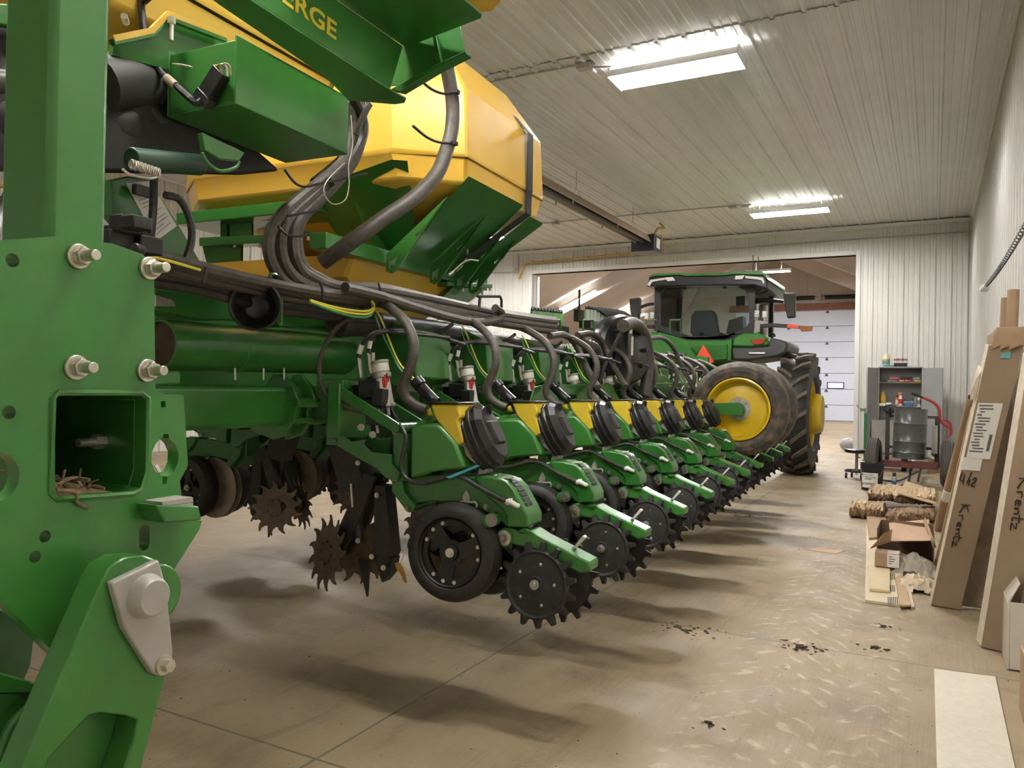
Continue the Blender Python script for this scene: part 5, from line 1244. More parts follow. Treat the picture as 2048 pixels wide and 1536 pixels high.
m = MB(); rg = random.Random(8); m.hull([P(-.25+rg.random()*.22, .80+rg.random()*.13)+n_*rg.uniform(-.06,.0) for i in range(26)]); child(ca_, 'loose_tape', m, WRAPW)
B0 = onz(1962,1296,.0); BW = V((.135,-.05,0)); BT = V((-.02,.09,.012)); BB = V((B0.x,B0.y,.004)); BTop = ony(2048,775,4.55)
cb_ = carton(BB, BTop+V((0,0,.0))+(BTop-BB)*.12, BW, BT, 'long_carton', 'long brown carton leaning nearer the camera, cut by the right edge of the photo', [KRAFTD, WRAPW])
m, P, n_ = on_face(cb_, BB, BTop+(BTop-BB)*.12, BW, 0, 1, 0, 1); m.bm.free(); krentz(cb_, P, n_, .30, .66, .60, .43)
# wrapped dark panel between them
m = MB(); w0, w1 = onz(1905,1200,.02), onz(1965,1200,.02); t0, t1 = ony(2032,690,5.3), ony(2070,690,5.3); w0.y = w1.y = 5.62
m.hull([p+V((.04,.0,.0)) for p in (w0,w1,t0,t1)]+[p+V((.04,.06,.0)) for p in (w0,w1,t0,t1)]); wr = thing('wrapped_panel', m, mat('brown_film_wrapped_board', (.21,.16,.11), .28, var=.3, scale=9, coat=.3), 'dark brown board in shiny plastic wrap leaning between the two long cartons', 'wrapped board', bevel=.006)
# carton behind on top, tubes
m = MB(); q0 = ony(1992,700,5.98); q1 = ony(1990,655,5.98)
m.mm((q0.x, 5.95, .003), (q0.x+.26, 6.3, q1.z)); m.hull([V((q0.x-.002,5.948,q1.z-.02)),V((q0.x-.04,6.17,q1.z-.04)),V((q0.x-.04,6.17,q1.z-.16)),V((q0.x-.002,5.948,q1.z-.2)),V((q0.x+.01,6.3,q1.z-.02)),V((q0.x+.01,6.3,q1.z-.2))])
thing('tall_carton', m, KRAFT, 'plain orange-brown carton standing behind the labelled long carton', 'carton', bevel=.004)
for (xb,yb_,xt,yt,Yb,r,lab) in ((1992,660,2027,580,6.55,.038,'thick cardboard tube standing tallest behind the cartons'),(1985,668,2010,596,6.75,.026,'thin cardboard tube next to the tallest tube')):
    a, c = ony(xb,yb_,Yb), ony(xt,yt,Yb+.1); base = V((c.x-.07, c.y-.12, .0)); m = MB(); m.tube(base, c, r, 20, hole=r*.88); thing('cardboard_tube', m, KRAFT, lab, 'cardboard tube')
a, c = onz(1876,1062,.0), ony(1946,795,7.4); m = MB(); m.tube(a+V((0,0,.02)), c, .042, 20, hole=.037); o = thing('cardboard_tube', m, KRAFT, 'long cardboard tube leaning left of the labelled carton, its foot near the insulation', 'cardboard tube')
m = MB(); d = (c-a).normalized(); m.tube(a+d*.52, a+d*.66, .0435, 20); child(o, 'tube_sticker', m, PAPERW)
a, c = onz(1866,1140,.0), ony(1942,815,5.9); m = MB(); m.hull([a+V((x,y,0)) for x in (0,.03) for y in (0,.05)]+[c+V((x,y,0)) for x in (0,.03) for y in (0,.05)]); thing('wood_strip', m, mat('pale_pine', (.48,.36,.22), .7, var=.12, scale=10), 'thin pale wood strip leaning along the left edge of the labelled carton', 'wood strip', bevel=.003)
# dark narrow gap items right of carton top
m = MB(); q = ony(1960,730,5.25); m.mm((q.x+.0, 5.2, q.z-1.1), (q.x+.05, 5.26, q.z+.13)); 
m.bm.free()
# near cartons at the right edge
p0 = onz(2012,1338,.0); m = MB(); m.mm((p0.x,p0.y-.02,.003),(p0.x+.012,p0.y+.30,.33)); m.mm((p0.x+.012,p0.y-.02,.003),(p0.x+.30,p0.y-.008,.33)); m.mm((p0.x+.012,p0.y+.288,.003),(p0.x+.30,p0.y+.30,.33)); m.mm((p0.x+.012,p0.y-.02,.003),(p0.x+.30,p0.y+.3,.012)); m.hull([V((p0.x+.002,p0.y-.018,.33)),V((p0.x+.012,p0.y-.018,.33)),V((p0.x+.002,p0.y+.29,.33)),V((p0.x+.012,p0.y+.29,.33)),V((p0.x+.05,p0.y,.42)),V((p0.x+.055,p0.y,.42)),V((p0.x+.05,p0.y+.28,.42)),V((p0.x+.055,p0.y+.28,.42))])
thing('open_carton', m, mat('white_brown_carton', (.52,.47,.38), .7, var=.05), 'open white-sided carton at the right edge behind the floor board', 'carton', bevel=.003)
p0 = ony(2036,1330,3.85); m = MB(); m.mm((p0.x+.015,3.4,.003),(XR-.03,3.95,p0.z+.06)); thing('carton_box', m, KRAFT, 'brown carton on the floor cut off by the right edge, nearest the camera', 'carton', bevel=.005)
# ---------------- boards on the floor
def flat(pts, z0, th, name, mt, lab, cat, **k):
    m = MB(); m.prism([onz(x,y,z0) for x,y in pts], (0,0,th)); return thing(name, m, mt, lab, cat, **k)
flat([(1868,1342),(1991,1358),(2034,1560),(1874,1560)], .0, .012, 'white_board', mat('rough_white_board', (.62,.57,.47), .6, var=.05, scale=30, bump=.5, bscale=45), 'textured off-white board lying flat on the floor at the lower right', 'board', bevel=.002)
o = flat([(1733,1046),(1790,1046),(1812,1216),(1730,1205)], 0, .018, 'plywood_board', CREAM, 'cream slotted board at the bottom of the pile beside the floor carton', 'board', bevel=.002)
for r_ in range(3):
    for i in range(6):
        x = 1776+i*3.4; y = 1163+r_*0-(r_*21) ; yy = 1194-r_*24
        if r_ and i > 2: continue
        p = onz(1775+i*3.6-(0 if r_ == 0 else -5), yy, .0185); q = onz(1776+i*3.6-(0 if r_ == 0 else -5), yy+13, .0185); d = V((.006,0,0)); m = MB(); m.prism([p,p+d,q+d,q], (0,0,.0006)); child(o, 'vent_slot', m, INK)
flat([(1790,1158),(1805,1150),(1822,1214),(1800,1214)], .019, .012, 'particle_board', mat('tan_particle_board', (.45,.31,.18), .7, var=.1, scale=60), 'narrow tan particle-board strip on the slotted board', 'board', bevel=.002)
flat([(1806,1158),(1816,1156),(1829,1218),(1822,1219)], .0, .016, 'trim_strip', CREAM, 'narrow cream strip right of the particle-board strip', 'board', bevel=.002)
flat([(1736,1135),(1780,1137),(1780,1186),(1739,1182)], .020, .018, 'short_board', mat('yellow_cream_board', (.58,.47,.28), .6, var=.06, scale=12), 'short cream board lying on top of the slotted board', 'board', bevel=.002)
flat([(1733,1036),(1778,1036),(1785,1075),(1738,1080)], .02, .02, 'folded_carton', KRAFT, 'flattened carton under the open carton flap', 'carton', bevel=.003)
# open floor carton
q0, q1 = onz(1748,1140,.03), onz(1868,1140,.03); h = .30; yk = q0.y+.75
m = MB(); t = .006
m.mm((q0.x,q0.y+.28,.03),(q0.x+t,yk,h)); m.mm((q1.x-t,q0.y+.28,.03),(q1.x,yk,h)); m.mm((q0.x,yk-t,.03),(q1.x,yk,h)); m.mm((q0.x,q0.y+.28,.03),(q1.x,yk,.036))
oc = thing('open_carton', m, mat('carton_inside', (.16,.105,.065), .8), 'open carton on the floor with big pinkish flaps and a small box in front', 'carton')
m = MB(); f = [ony(1782,1083,q0.y+.30), ony(1862,1082,q0.y+.30)]; g = [onz(1778,1047,h-.02), onz(1858,1040,h-.02)]; F_ = [f[0],f[1],g[1],g[0]]; m.prism(F_, (0,0,.006)); child(oc, 'carton_flap', m, KRAFTL, 'pinkish open flap')
m = MB(); m.prism([ony(1740,1098,q0.y+.2), ony(1782,1083,q0.y+.30), onz(1785,1060,h-.02), onz(1768,1068,h-.02)], (0,0,.006)); child(oc, 'carton_flap', m, KRAFTL)
m = MB(); m.prism([ony(1850,1036,q0.y+.7), ony(1872,1095,q0.y+.3), ony(1866,1096,q0.y+.3), ony(1846,1042,q0.y+.7)], (.006,0,0)); child(oc, 'carton_flap', m, KRAFT)
# small labelled box
z0 = .045; p = onz(1749,1132,z0); q = onz(1800,1134,z0); m = MB(); m.mm((p.x,p.y,z0),(q.x,p.y+.16,z0+.105)); sb = thing('parcel_box', m, KRAFT, 'small brown box with a white label in front of the open carton', 'box', bevel=.003)
m = MB(); w_ = q.x-p.x; m.mm((p.x+w_*.5,p.y-.002,z0+.004),(p.x+w_*.98,p.y,z0+.10)); m.mm((p.x+w_*.5,p.y,z0+.105),(p.x+w_*.95,p.y+.12,z0+.107)); child(sb, 'parcel_label', m, PAPERW)
m = MB()
for i in range(4): m.mm((p.x+w_*.56,p.y-.003,z0+.03+i*.016),(p.x+w_*(.7+.06*(i % 3)),p.y-.002,z0+.035+i*.016))
child(sb, 'label_text', m, INK)
# crumpled plastic film (two lumps)
def film(name, cx, cy, sx, sy, sz, lab, seed, mt=PLASTICF):
    m = MB(); rg = random.Random(seed); c = onz(cx, cy, .0); nx, ny = 16, 12; G = []
    for i in range(nx):
        row = []
        for j in range(ny):
            u, v_ = i/(nx-1)*2-1, j/(ny-1)*2-1; e = max(0, 1-u*u*.9-v_*v_*.9)
            row.append(m._v(c+V((u*sx+rg.uniform(-.015,.015), v_*sy+rg.uniform(-.02,.02), .012+sz*e**.6*rg.uniform(.6,1.1)))))
        G.append(row)
    for i in range(nx-1):
        for j in range(ny-1): m._f([G[i][j],G[i+1][j],G[i+1][j+1],G[i][j+1]])
    return thing(name, m, mt, lab, 'plastic film', ang=25)
film('plastic_film', 1822, 1142, .17, .22, .12, 'crumpled clear plastic film spilling from the open carton', 4)
film('packing_cloth', 1836, 1178, .12, .16, .09, 'crumpled cream packing sheet left of the long carton foot', 6, mat('cream_sheet', (.58,.48,.34), .7))
# ---------------- insulation batts
BATT = mat('brown_insulation', (.24,.15,.085), .95, var=.4, scale=22, bump=1., bscale=30); PAPERK = mat('kraft_paper_facing', (.44,.31,.17), .7, var=.08, scale=5)
def batt(p, q, dy, z0, h, lab, seed, facing=True):
    rg = random.Random(seed); m = MB(); nx, nr = 30, 18; c0, c1 = V(p), V(q); R_ = []
    for i in range(nx+1):
        f = i/nx; c = c0.lerp(c1, f); row = []
        for k in range(nr):
            t = 2*PI*k/nr; ca, sa = math.cos(t), math.sin(t); e = abs(ca)**.5*(1 if ca > 0 else -1); g = abs(sa)**.6*(1 if sa > 0 else -1)
            row.append(m._v(V((c.x, c.y, 0)) + V((0, dy*e, z0+h/2+h/2*g))+V((rg.uniform(-.016,.016),rg.uniform(-.028,.028),rg.uniform(-.014,.014)))))
        R_.append(row)
    for A, B_ in zip(R_, R_[1:]):
        for k in range(nr):
            f_ = m._f([A[k],A[(k+1)%nr],B_[(k+1)%nr],B_[k]])
            if f_ and facing and 2 <= k <= 7: f_.material_index = 1
    m._f(R_[0][::-1]); m._f(R_[-1])
    return thing('insulation_batt', m, [BATT, PAPERK], lab, 'insulation batt', ang=60)
zf = 0
batt(onz(1704,1030), onz(1768,1036), .24, .0, .15, 'rolled kraft-faced insulation batt lying at the left end of the pile', 1)
batt(onz(1775,1046), onz(1868,1040), .26, .0, .13, 'ragged brown insulation batt at the bottom right of the pile', 2, False)
batt(onz(1742,1016), onz(1800,1018), .5, .13, .12, 'brown insulation batt in the middle layer on the left', 3)
batt(onz(1790,1020), onz(1868,1026), .5, .13, .12, 'folded insulation batt with torn brown edge on the right of the middle layer', 5)
m = MB(); P_ = [ony(1796,988,9.5), ony(1872,1010,9.4), ony(1884,986,10.6), ony(1812,964,10.6)]; m.prism(P_, (0,0,.012))
o = thing('kraft_sheet', m, PAPERK, 'flat kraft paper sheet with a faint teal print on top of the insulation pile', 'paper sheet')
m = MB(); c = sum(P_, V())/4; m.mm((c.x-.06,c.y-.1,c.z+.012),(c.x+.0,c.y-.05,c.z+.0135)); m.mm((c.x-.02,c.y-.05,c.z+.012),(c.x+.0,c.y+.08,c.z+.0135)); child(o, 'faded_print', m, mat('faded_teal', (.16,.24,.20), .7))
# ---------------- far wall: cabinet and what stands on it
CY = 18.62; cxl, cxr = ony(1757,800,CY).x, ony(1844,800,CY).x; cz = ony(1800,736,CY).z; CD = .45
cab = tag(empty('steel_cabinet', ((cxl+cxr)/2, CY+CD/2, 0)), 'grey two-door steel cabinet standing open against the far wall', 'cabinet')
w2_ = (cxr-cxl)/2; t = .012
m = MB(); m.mm((-w2_,-CD/2,0),(-w2_+t,CD/2,cz)); m.mm((w2_-t,-CD/2,0),(w2_,CD/2,cz)); m.mm((-w2_,CD/2-t,0),(w2_,CD/2,cz)); m.mm((-w2_-.01,-CD/2-.01,cz),(w2_+.01,CD/2,cz+.03)); m.mm((-w2_,-CD/2,0),(w2_,CD/2,.05)); m.build('body', GREYC, cab, bevel=.004)
shz = [ony(1800,y,CY).z for y in (764,812,858)]
for z in shz: m = MB(); m.mm((-w2_+t,-CD/2+.01,z-.02),(w2_-t,CD/2-t,z)); m.build('shelf', mat('pale_shelf', (.48,.47,.44), .5) if 'pale_shelf' not in MATS else MATS['pale_shelf'], cab, bevel=.003)
dl = MB(); dl.M = Matrix.Translation((-w2_,-CD/2,0)) @ Matrix.Rotation(math.radians(-118),4,'Z'); dl.mm((0,-.022,.03),(w2_,0,cz)); d1 = dl.build('door', GREYC, cab, bevel=.003)
dr_ = MB(); dr_.M = Matrix.Translation((w2_,-CD/2,0)) @ Matrix.Rotation(math.radians(-22),4,'Z'); dr_.mm((0,-.022,.03),(w2_,0,cz)); d2 = dr_.build('door', GREYC, cab, bevel=.003)
m = MB(); m.M = Matrix.Translation((w2_,-CD/2,0)) @ Matrix.Rotation(math.radians(-22),4,'Z'); m.mm((w2_-.10,-.04,.95),(w2_-.06,-.02,1.10)); m.build('door_handle', STEEL, d2)
m = MB(); m.M = Matrix.Translation((-w2_,-CD/2,0)) @ Matrix.Rotation(math.radians(-118),4,'Z'); m.mm((w2_-.08,.0,.95),(w2_-.05,.02,1.10)); m.build('door_handle', STEEL, d1)
cx0 = (cxl+cxr)/2; yf = CY+.12
def on_shelf(px, z, Y=yf): return V((ony(px,800,Y).x, Y, z))
def bottle(px, z, r, h, mt, capm, lab, cat='bottle', neck=.45, Y=yf, trigger=None, group='bottles and tins on the middle cabinet shelf', labelm=None):
    p = on_shelf(px, z, Y); m = MB(); m.lathe([(r*.92,0),(r,.01),(r,h*.68),(r*neck,h*.84),(r*neck,h*.88),(0,h*.88)], p, (0,0,1), 16); o = thing('bottle', m, mt, lab, cat, group=group)
    m = MB(); m.lathe([(r*neck*1.15,h*.85),(r*neck*1.1,h),(0,h)], p, (0,0,1), 12)
    if trigger: m.mm((p.x-r*1.2,p.y-.02,p.z+h*.96),(p.x+r*.8,p.y+.02,p.z+h*1.08)); m.box((p.x-r*.9,p.y,p.z+h*.86),(.012,.02,.05))
    child(o, 'cap', m, capm)
    if labelm: m = MB(); m.lathe([(r*1.01,h*.18),(r*1.01,h*.55)], p, (0,0,1), 16, caps=False); child(o, 'bottle_label', m, labelm)
    return o
ORANGE = mat('orange_trigger', (.75,.16,.03), .45); WHITEB = mat('white_bottle', (.68,.67,.62), .4); GREYB = mat('grey_bottle', (.20,.20,.21), .4); YELJ = mat('mustard_jug', (.50,.32,.04), .45); BLUEB = mat('blue_pack', (.05,.10,.25), .45); REDB = mat('red_box', (.40,.05,.06), .5)
s2 = shz[1]
bottle(1766, s2, .062, .30, YELJ, YELJ, 'mustard yellow jug at the left end of the middle cabinet shelf', 'jug')
bottle(1801, s2, .036, .27, WHITEB, ORANGE, 'white spray bottle with an orange trigger on the middle shelf', trigger=True, Y=yf-.12, labelm=REDP)
bottle(1794, s2, .030, .22, ORANGE, BLACK, 'orange bottle with a dark cap just left of the spray bottle', labelm=WHITEB)
bottle(1831, s2, .032, .18, GREYB, WHITEB, 'grey bottle with a white cap right of the blue pack', Y=yf-.1)
bottle(1838, s2, .034, .24, WHITEB, BLACK, 'white-labelled bottle with a black cap at the right end of the shelf', Y=yf+.05, labelm=GREYB)
def block(name, px, z, d, mt, lab, cat, Y=yf, rz=0, group=None):
    p = on_shelf(px, z, Y); m = MB(); m.M = Matrix.Translation(p) @ Matrix.Rotation(rz,4,'Z'); m.mm((-d[0]/2,-d[1]/2,0.001),(d[0]/2,d[1]/2,d[2])); return thing(name, m, mt, lab, cat, bevel=.004, group=group)
block('bottle_pack', 1817, s2, (.17,.10,.085), BLUEB, 'blue multipack with white caps on the middle shelf', 'pack', Y=yf-.1)
m = MB(); p = on_shelf(1817, s2+.085, yf-.1)
for i in range(5): m.tube((p.x-.065+i*.032,p.y,p.z),(p.x-.065+i*.032,p.y,p.z+.02),.012,8)
bp_ = m.build('pack_cap', WHITEB, bpy.data.objects['bottle_pack']); bp_.location = -bpy.data.objects['bottle_pack'].location
block('white_box', 1765, s2, (.12,.10,.05), PAPERW, 'small white box at the left front of the middle shelf', 'box', Y=yf-.14)
block('white_box', 1777, s2, (.10,.10,.07), PAPERW, 'white box stack next to the mustard jug', 'box', Y=yf-.10, rz=.2)
block('tin_can', 1787, s2, (.06,.06,.045), GREYB, 'small grey tin left of the orange bottle', 'tin', Y=yf-.14)
s1 = shz[0]
for px, d, mt, lab, z, rz_ in ((1766,(.14,.12,.05),BLACKM,'black tool case at the left of the top cabinet shelf',0,.1),(1785,(.20,.12,.03),GREYB,'flat grey box in the middle of the top cabinet shelf',0,0),(1803,(.09,.1,.045),YELJ,'yellow box on the top cabinet shelf',0,0),(1815,(.11,.1,.055),REDB,'red box on the top cabinet shelf beside the yellow box',0,0),(1833,(.13,.12,.05),YELJ,'orange-yellow parts box at the right of the top shelf',0,.3),(1788,(.17,.12,.05),REDB,'dark red case lying over the grey box',.055,.05),(1812,(.20,.12,.05),BLACKM,'black case lying over the red box',.06,-.05),(1834,(.13,.10,.045),GREYB,'grey box on top at the right of the top shelf',.055,-.3)):
    block('parts_box', px, s1+z, d, mt, lab, 'box', Y=yf-.1, rz=rz_)
block('carton_box', 1772, shz[2], (.24,.25,.13), KRAFT, 'brown carton on the lowest visible cabinet shelf', 'carton')
block('carton_box', 1770, .055, (.26,.25,.25), KRAFT, 'brown carton at the bottom of the cabinet', 'carton')
# on top of the cabinet
zt_ = cz+.03
block('tray', 1781, zt_, (.30,.2,.03), mat('teal_tray', (.06,.20,.17), .5), 'shallow teal tray on top of the cabinet', 'tray', Y=CY+.15)
p = on_shelf(1771, zt_+.031, CY+.12); m = MB(); m.lathe([(.07,0),(.075,.01),(.075,.15),(.055,.21),(.025,.25),(.025,.27),(0,.27)], p, (0,0,1), 20); jug = thing('jug', m, mat('cream_jug', (.66,.60,.46), .4), 'cream plastic gallon jug with a blue and yellow label on the cabinet top', 'jug')
m = MB(); m.lathe([(.0762,.02),(.0762,.09)], p, (0,0,1), 20, caps=False); child(jug, 'jug_label', m, mat('blue_label', (.08,.25,.32), .5)); m = MB(); m.lathe([(.0763,.09),(.0763,.13)], p, (0,0,1), 20, caps=False); child(jug, 'jug_label', m, YELJ)
m = MB(); m.lathe([(.028,.27),(.028,.295),(0,.295)], p, (0,0,1), 12); child(jug, 'cap', m, WHITEB); m = MB(); m.path([p+V((.05,-.02,.19)),p+V((.075,-.02,.225)),p+V((.05,-.02,.25)),p+V((.025,-.01,.245))], .012, 8); child(jug, 'jug_handle', m, MATS['cream_jug'])
p = on_shelf(1800, zt_, CY+.12); m = MB(); m.mm((p.x-.13,p.y-.07,p.z),(p.x+.13,p.y+.07,p.z+.08)); rk = thing('marker_rack', m, BLACK, 'black rack of upright red-handled tools on top of the cabinet', 'tool rack', bevel=.006)
m = MB(); m2 = MB()
for i in range(9): x = p.x-.115+i*.029; m.tube((x,p.y,p.z+.08),(x,p.y,p.z+.13),.007,8); m2.tube((x,p.y,p.z+.13),(x+.004*(i%3-1),p.y,p.z+.175),.011,8)
child(rk, 'tool_shank', m, PAPERW); child(rk, 'tool_handle', m2, mat('maroon_handle', (.22,.02,.03), .4))
# ---------------- axle cart with a drum
wl, wr = V((-.90,13.05,0)), V((.10,13.0,0)); wl.x = ony(1747,920,13.05).x; wr.x = ony(1896,920,13.0).x; CARTT = mat('grey_cart_tyre', (.075,.068,.06), .7, var=.15, scale=8)
cart = tag(empty('axle_cart', ((wl+wr)/2)), 'two-wheeled dark red axle cart carrying a grey drum in front of the cabinet', 'cart'); co = (wl+wr)/2
axd = (wr-wl).normalized(); axd.z = 0
for p in (wl, wr):
    m = MB(); R_, h_ = .34, .095
    m.lathe([(.19,-h_*.8),(.23,-h_),(.29,-h_*.95),(.32,-h_*.7)]+[(.34-(.008 if i % 2 else 0), -h_*.6+h_*1.2*i/8) for i in range(9)]+[(.32,h_*.7),(.29,h_*.95),(.23,h_),(.19,h_*.8)], (0,0,0), axd, 48, caps=False)
    m.lathe([(.19,-.07),(.17,-.02),(.05,0),(0,0)], (0,0,0), axd, 24, caps=False); w_ = m.build('cart_wheel', CARTT, cart); w_.location = p+V((0,0,R_))-co
m = MB(); a, c = wl-co+V((0,0,.30)), wr-co+V((0,0,.30)); B = basis(a, axd, (0,0,1)); m.M = B; m.mm((.12,-.05,-.04),((wr-wl).length-.12,.05,.04)); m.mm((.0,-.015,-.015),((wr-wl).length,.015,.015)); m.M = Matrix(); m.build('axle_beam', mat('dark_red_beam', (.10,.022,.02), .5, var=.2), cart, bevel=.006)
m = MB(); mid = V((.05,.2,.28)); m.path([mid, mid+V((-.02,.6,.0)), mid+V((-.03,1.5,.05))], .03, 8); m.tube(mid+V((-.03,.25,.02)), V((-.02,.35,.0)), .018, 8); m.tube(mid+V((.1,.25,.02)), V((.1,.5,.0)), .018, 8); m.build('draw_bar', STEEL, cart)
dc = onz(1816,925,.34); dc = ony(1817,926,13.15); dm = MB(); hD = .745; rD = .225
tilt = V((.03,.0,1)).normalized(); prof = [(rD*.97,0),(rD,.012),(rD,hD*.16),(rD*1.03,hD*.175),(rD,hD*.19),(rD,hD*.40),(rD,hD*.41)]
prof = [(rD*.95,.0),(rD*.99,.0),(rD,.01),(rD,hD*.10),(rD*1.035,hD*.12),(rD,hD*.14),(rD,hD*.32),(rD*1.04,hD*.34),(rD,hD*.36),(rD,hD*.68),(rD*1.04,hD*.70),(rD,hD*.72),(rD,hD*.985),(rD*1.02,hD*.99),(rD*1.02,hD),(rD*.97,hD),(rD*.96,hD*.98),(0,hD*.98)]
db = V((dc.x, 13.15, .385)); dm.lathe(prof, db, tilt, 40); drum = thing('steel_drum', dm, mat('grey_drum_paint', (.075,.08,.078), .3, var=.1, scale=4, coat=.3), 'dark grey ribbed steel drum standing on the axle cart', 'drum')
m = MB(); 
for k in range(6):
    t0 = -.9+k*.09; u = [V((math.cos(t),math.sin(t),0))*(rD*1.004) for t in (t0,t0+.09)]; m.quad([db+u[0]+V((0,0,.42)), db+u[1]+V((0,0,.42)), db+u[1]+V((0,0,.60)), db+u[0]+V((0,0,.60))])
child(drum, 'drum_label', m, PAPERW)
# hand truck standing behind the drum
ht = MB(); bx_ = db.x; by = 13.52
ht.mm((bx_-.34,by,.30),(bx_-.28,by+.05,1.08)); ht.mm((bx_+.34,by,.30),(bx_+.41,by+.05,1.02)); ht.mm((bx_-.30,by,.98),(bx_+.36,by+.04,1.02)); ht.mm((bx_-.30,by,.5),(bx_+.36,by+.04,.54)); ht.mm((bx_-.36,by-.12,.28),(bx_+.42,by+.08,.31))
htr = thing('barrel_frame', ht, mat('dark_brown_frame', (.045,.035,.03), .6, var=.2), 'dark upright frame with a red handle behind the grey drum', 'frame', bevel=.004)
m = MB(); m.path([V((bx_+.17,by-.02,1.30)),V((bx_+.30,by-.02,1.24)),V((bx_+.39,by,1.14)),V((bx_+.41,by,.98)),V((bx_+.46,by,.90)),V((bx_+.55,by,.84)),V((bx_+.55,by,.74))], .02, 8); m.path([V((bx_+.45,by,.96)),V((bx_+.52,by,.95)),V((bx_+.56,by,.86)),V((bx_+.55,by,.74)),V((bx_+.49,by,.72))], .012, 8); child(htr, 'red_handle', m, mat('red_handle_paint', (.40,.03,.03), .4))
m = MB(); m.path([V((bx_+.02,by-.02,1.36)),V((bx_+.12,by-.02,1.32)),V((bx_+.2,by-.02,1.29))], .018, 8); child(htr, 'hand_grip', m, BLACK)
m = MB(); rr = V((bx_-.27,by-.02,1.12)); m.path([rr+V((.11*math.cos(i*PI/8),0.03*math.sin(i*PI/8),.05*math.sin(i*PI/8))) for i in range(16)], .014, 8, closed=True); m.tube(rr+V((0,0,-.12)), rr, .02, 8); child(htr, 'hand_wheel', m, BLACK)
m = MB(); m.mm((bx_+.30,by-.2,.46),(bx_+.38,by-.06,.88)); child(htr, 'side_panel', m, GREYP)
# wooden bin on wheels behind the left tyre
a = ony(1743,905,15.6); m = MB(); bw, bd, z0, z1 = .62, .9, .30, .86; x0 = a.x
m.mm((x0,15.2,z0),(x0+.02,15.2+bd,z1)); m.mm((x0+bw-.02,15.2,z0),(x0+bw,15.2+bd,z1)); m.mm((x0,15.2,z0),(x0+bw,15.22,z1)); m.mm((x0,15.18+bd,z0),(x0+bw,15.2+bd,z1)); m.mm((x0,15.2,z0),(x0+bw,15.2+bd,z0+.02))
bn = thing('utility_cart', m, mat('weathered_white_steel', (.36,.35,.32), .55, var=.15, scale=6, dust_sheen=.2), 'weathered pale steel box cart with an open top behind the left cart wheel', 'cart', bevel=.004)
m = MB()
for x in (x0+.08, x0+bw-.08):
    for y in (15.3, 15.1+bd): m.tube((x-.04,y,.13),(x+.04,y,.13),.13,20); m.tube((x,y,.13),(x,y,z0),.02,8)
child(bn, 'bin_wheel', m, RUBBER); m = MB(); m.mm((x0+bw*.52,15.19,z0+.05),(x0+bw*.9,15.2,z1-.08)); child(bn, 'bin_panel', m, GREYP)
# bucket
p = onz(1742,982,0); p.y += .15; m = MB(); m.lathe([(.130,0),(.133,.004),(.148,.30),(.153,.30),(.153,.318),(.149,.32),(.150,.335),(.155,.335),(.155,.35),(.150,.352),(.151,.366),(.157,.367),(.157,.375),(.150,.375),(.147,.36),(.132,.01),(0,.01)], p, (0,0,1), 40, caps=False); bk = thing('bucket', m, BLACK, 'black plastic bucket with a white label standing open on the floor', 'bucket')
m = MB(); 
def rb(z): return .133+(.148-.133)*(z/.30)+.0012
for k in range(9):
    t0 = math.radians(-150+k*10.5); t1 = t0+math.radians(10.5); m.quad([p+V((math.cos(t)*rb(z),math.sin(t)*rb(z),z)) for t,z in ((t0,.04),(t1,.04),(t1,.245),(t0,.245))])
lb_ = child(bk, 'bucket_label', m, PAPERW, 'white printed label')
m = MB()
for zz, kk in ((.215,5),(.185,6),(.155,4),(.10,6),(.085,5)):
    for k in range(kk):
        t0 = math.radians(-128+k*10); t1 = t0+math.radians(9); m.quad([p+V((math.cos(t)*(rb(z)+.001),math.sin(t)*(rb(z)+.001),z)) for t,z in ((t0,zz),(t1,zz),(t1,zz+.008),(t0,zz+.008))])
for zz in (.205,.075):
    t0 = math.radians(-146); t1 = math.radians(-136); m.quad([p+V((math.cos(t)*(rb(z)+.001),math.sin(t)*(rb(z)+.001),z)) for t,z in ((t0,zz),(t1,zz),(t1,zz+.028),(t0,zz+.028))])
child(bk, 'label_text', m, INK)
m = MB(); m.path([p+V((-.15,-.02,.31)),p+V((-.10,-.14,.21)),p+V((0,-.165,.17)),p+V((.1,-.14,.20)),p+V((.152,-.02,.31))], .003, 6); child(bk, 'bail_handle', m, STEEL)
p = onz(1788,976,0); m = MB(); m.lathe([(.032,0),(.033,.01),(.033,.15),(.026,.165),(.014,.172),(0,.172)], p, (0,0,1), 20); cn = thing('spray_can', m, mat('silver_can', (.35,.36,.40), .3, metal=.5), 'small silver spray can with a black cap on the floor by the bucket', 'spray can')
m = MB(); m.lathe([(.024,.165),(.022,.215),(.018,.22),(0,.22)], p, (0,0,1), 16); child(cn, 'cap', m, BLACK); m = MB(); m.lathe([(.0335,.03),(.0335,.10)], p, (0,0,1), 20, caps=False); child(cn, 'can_label', m, BLUEB)
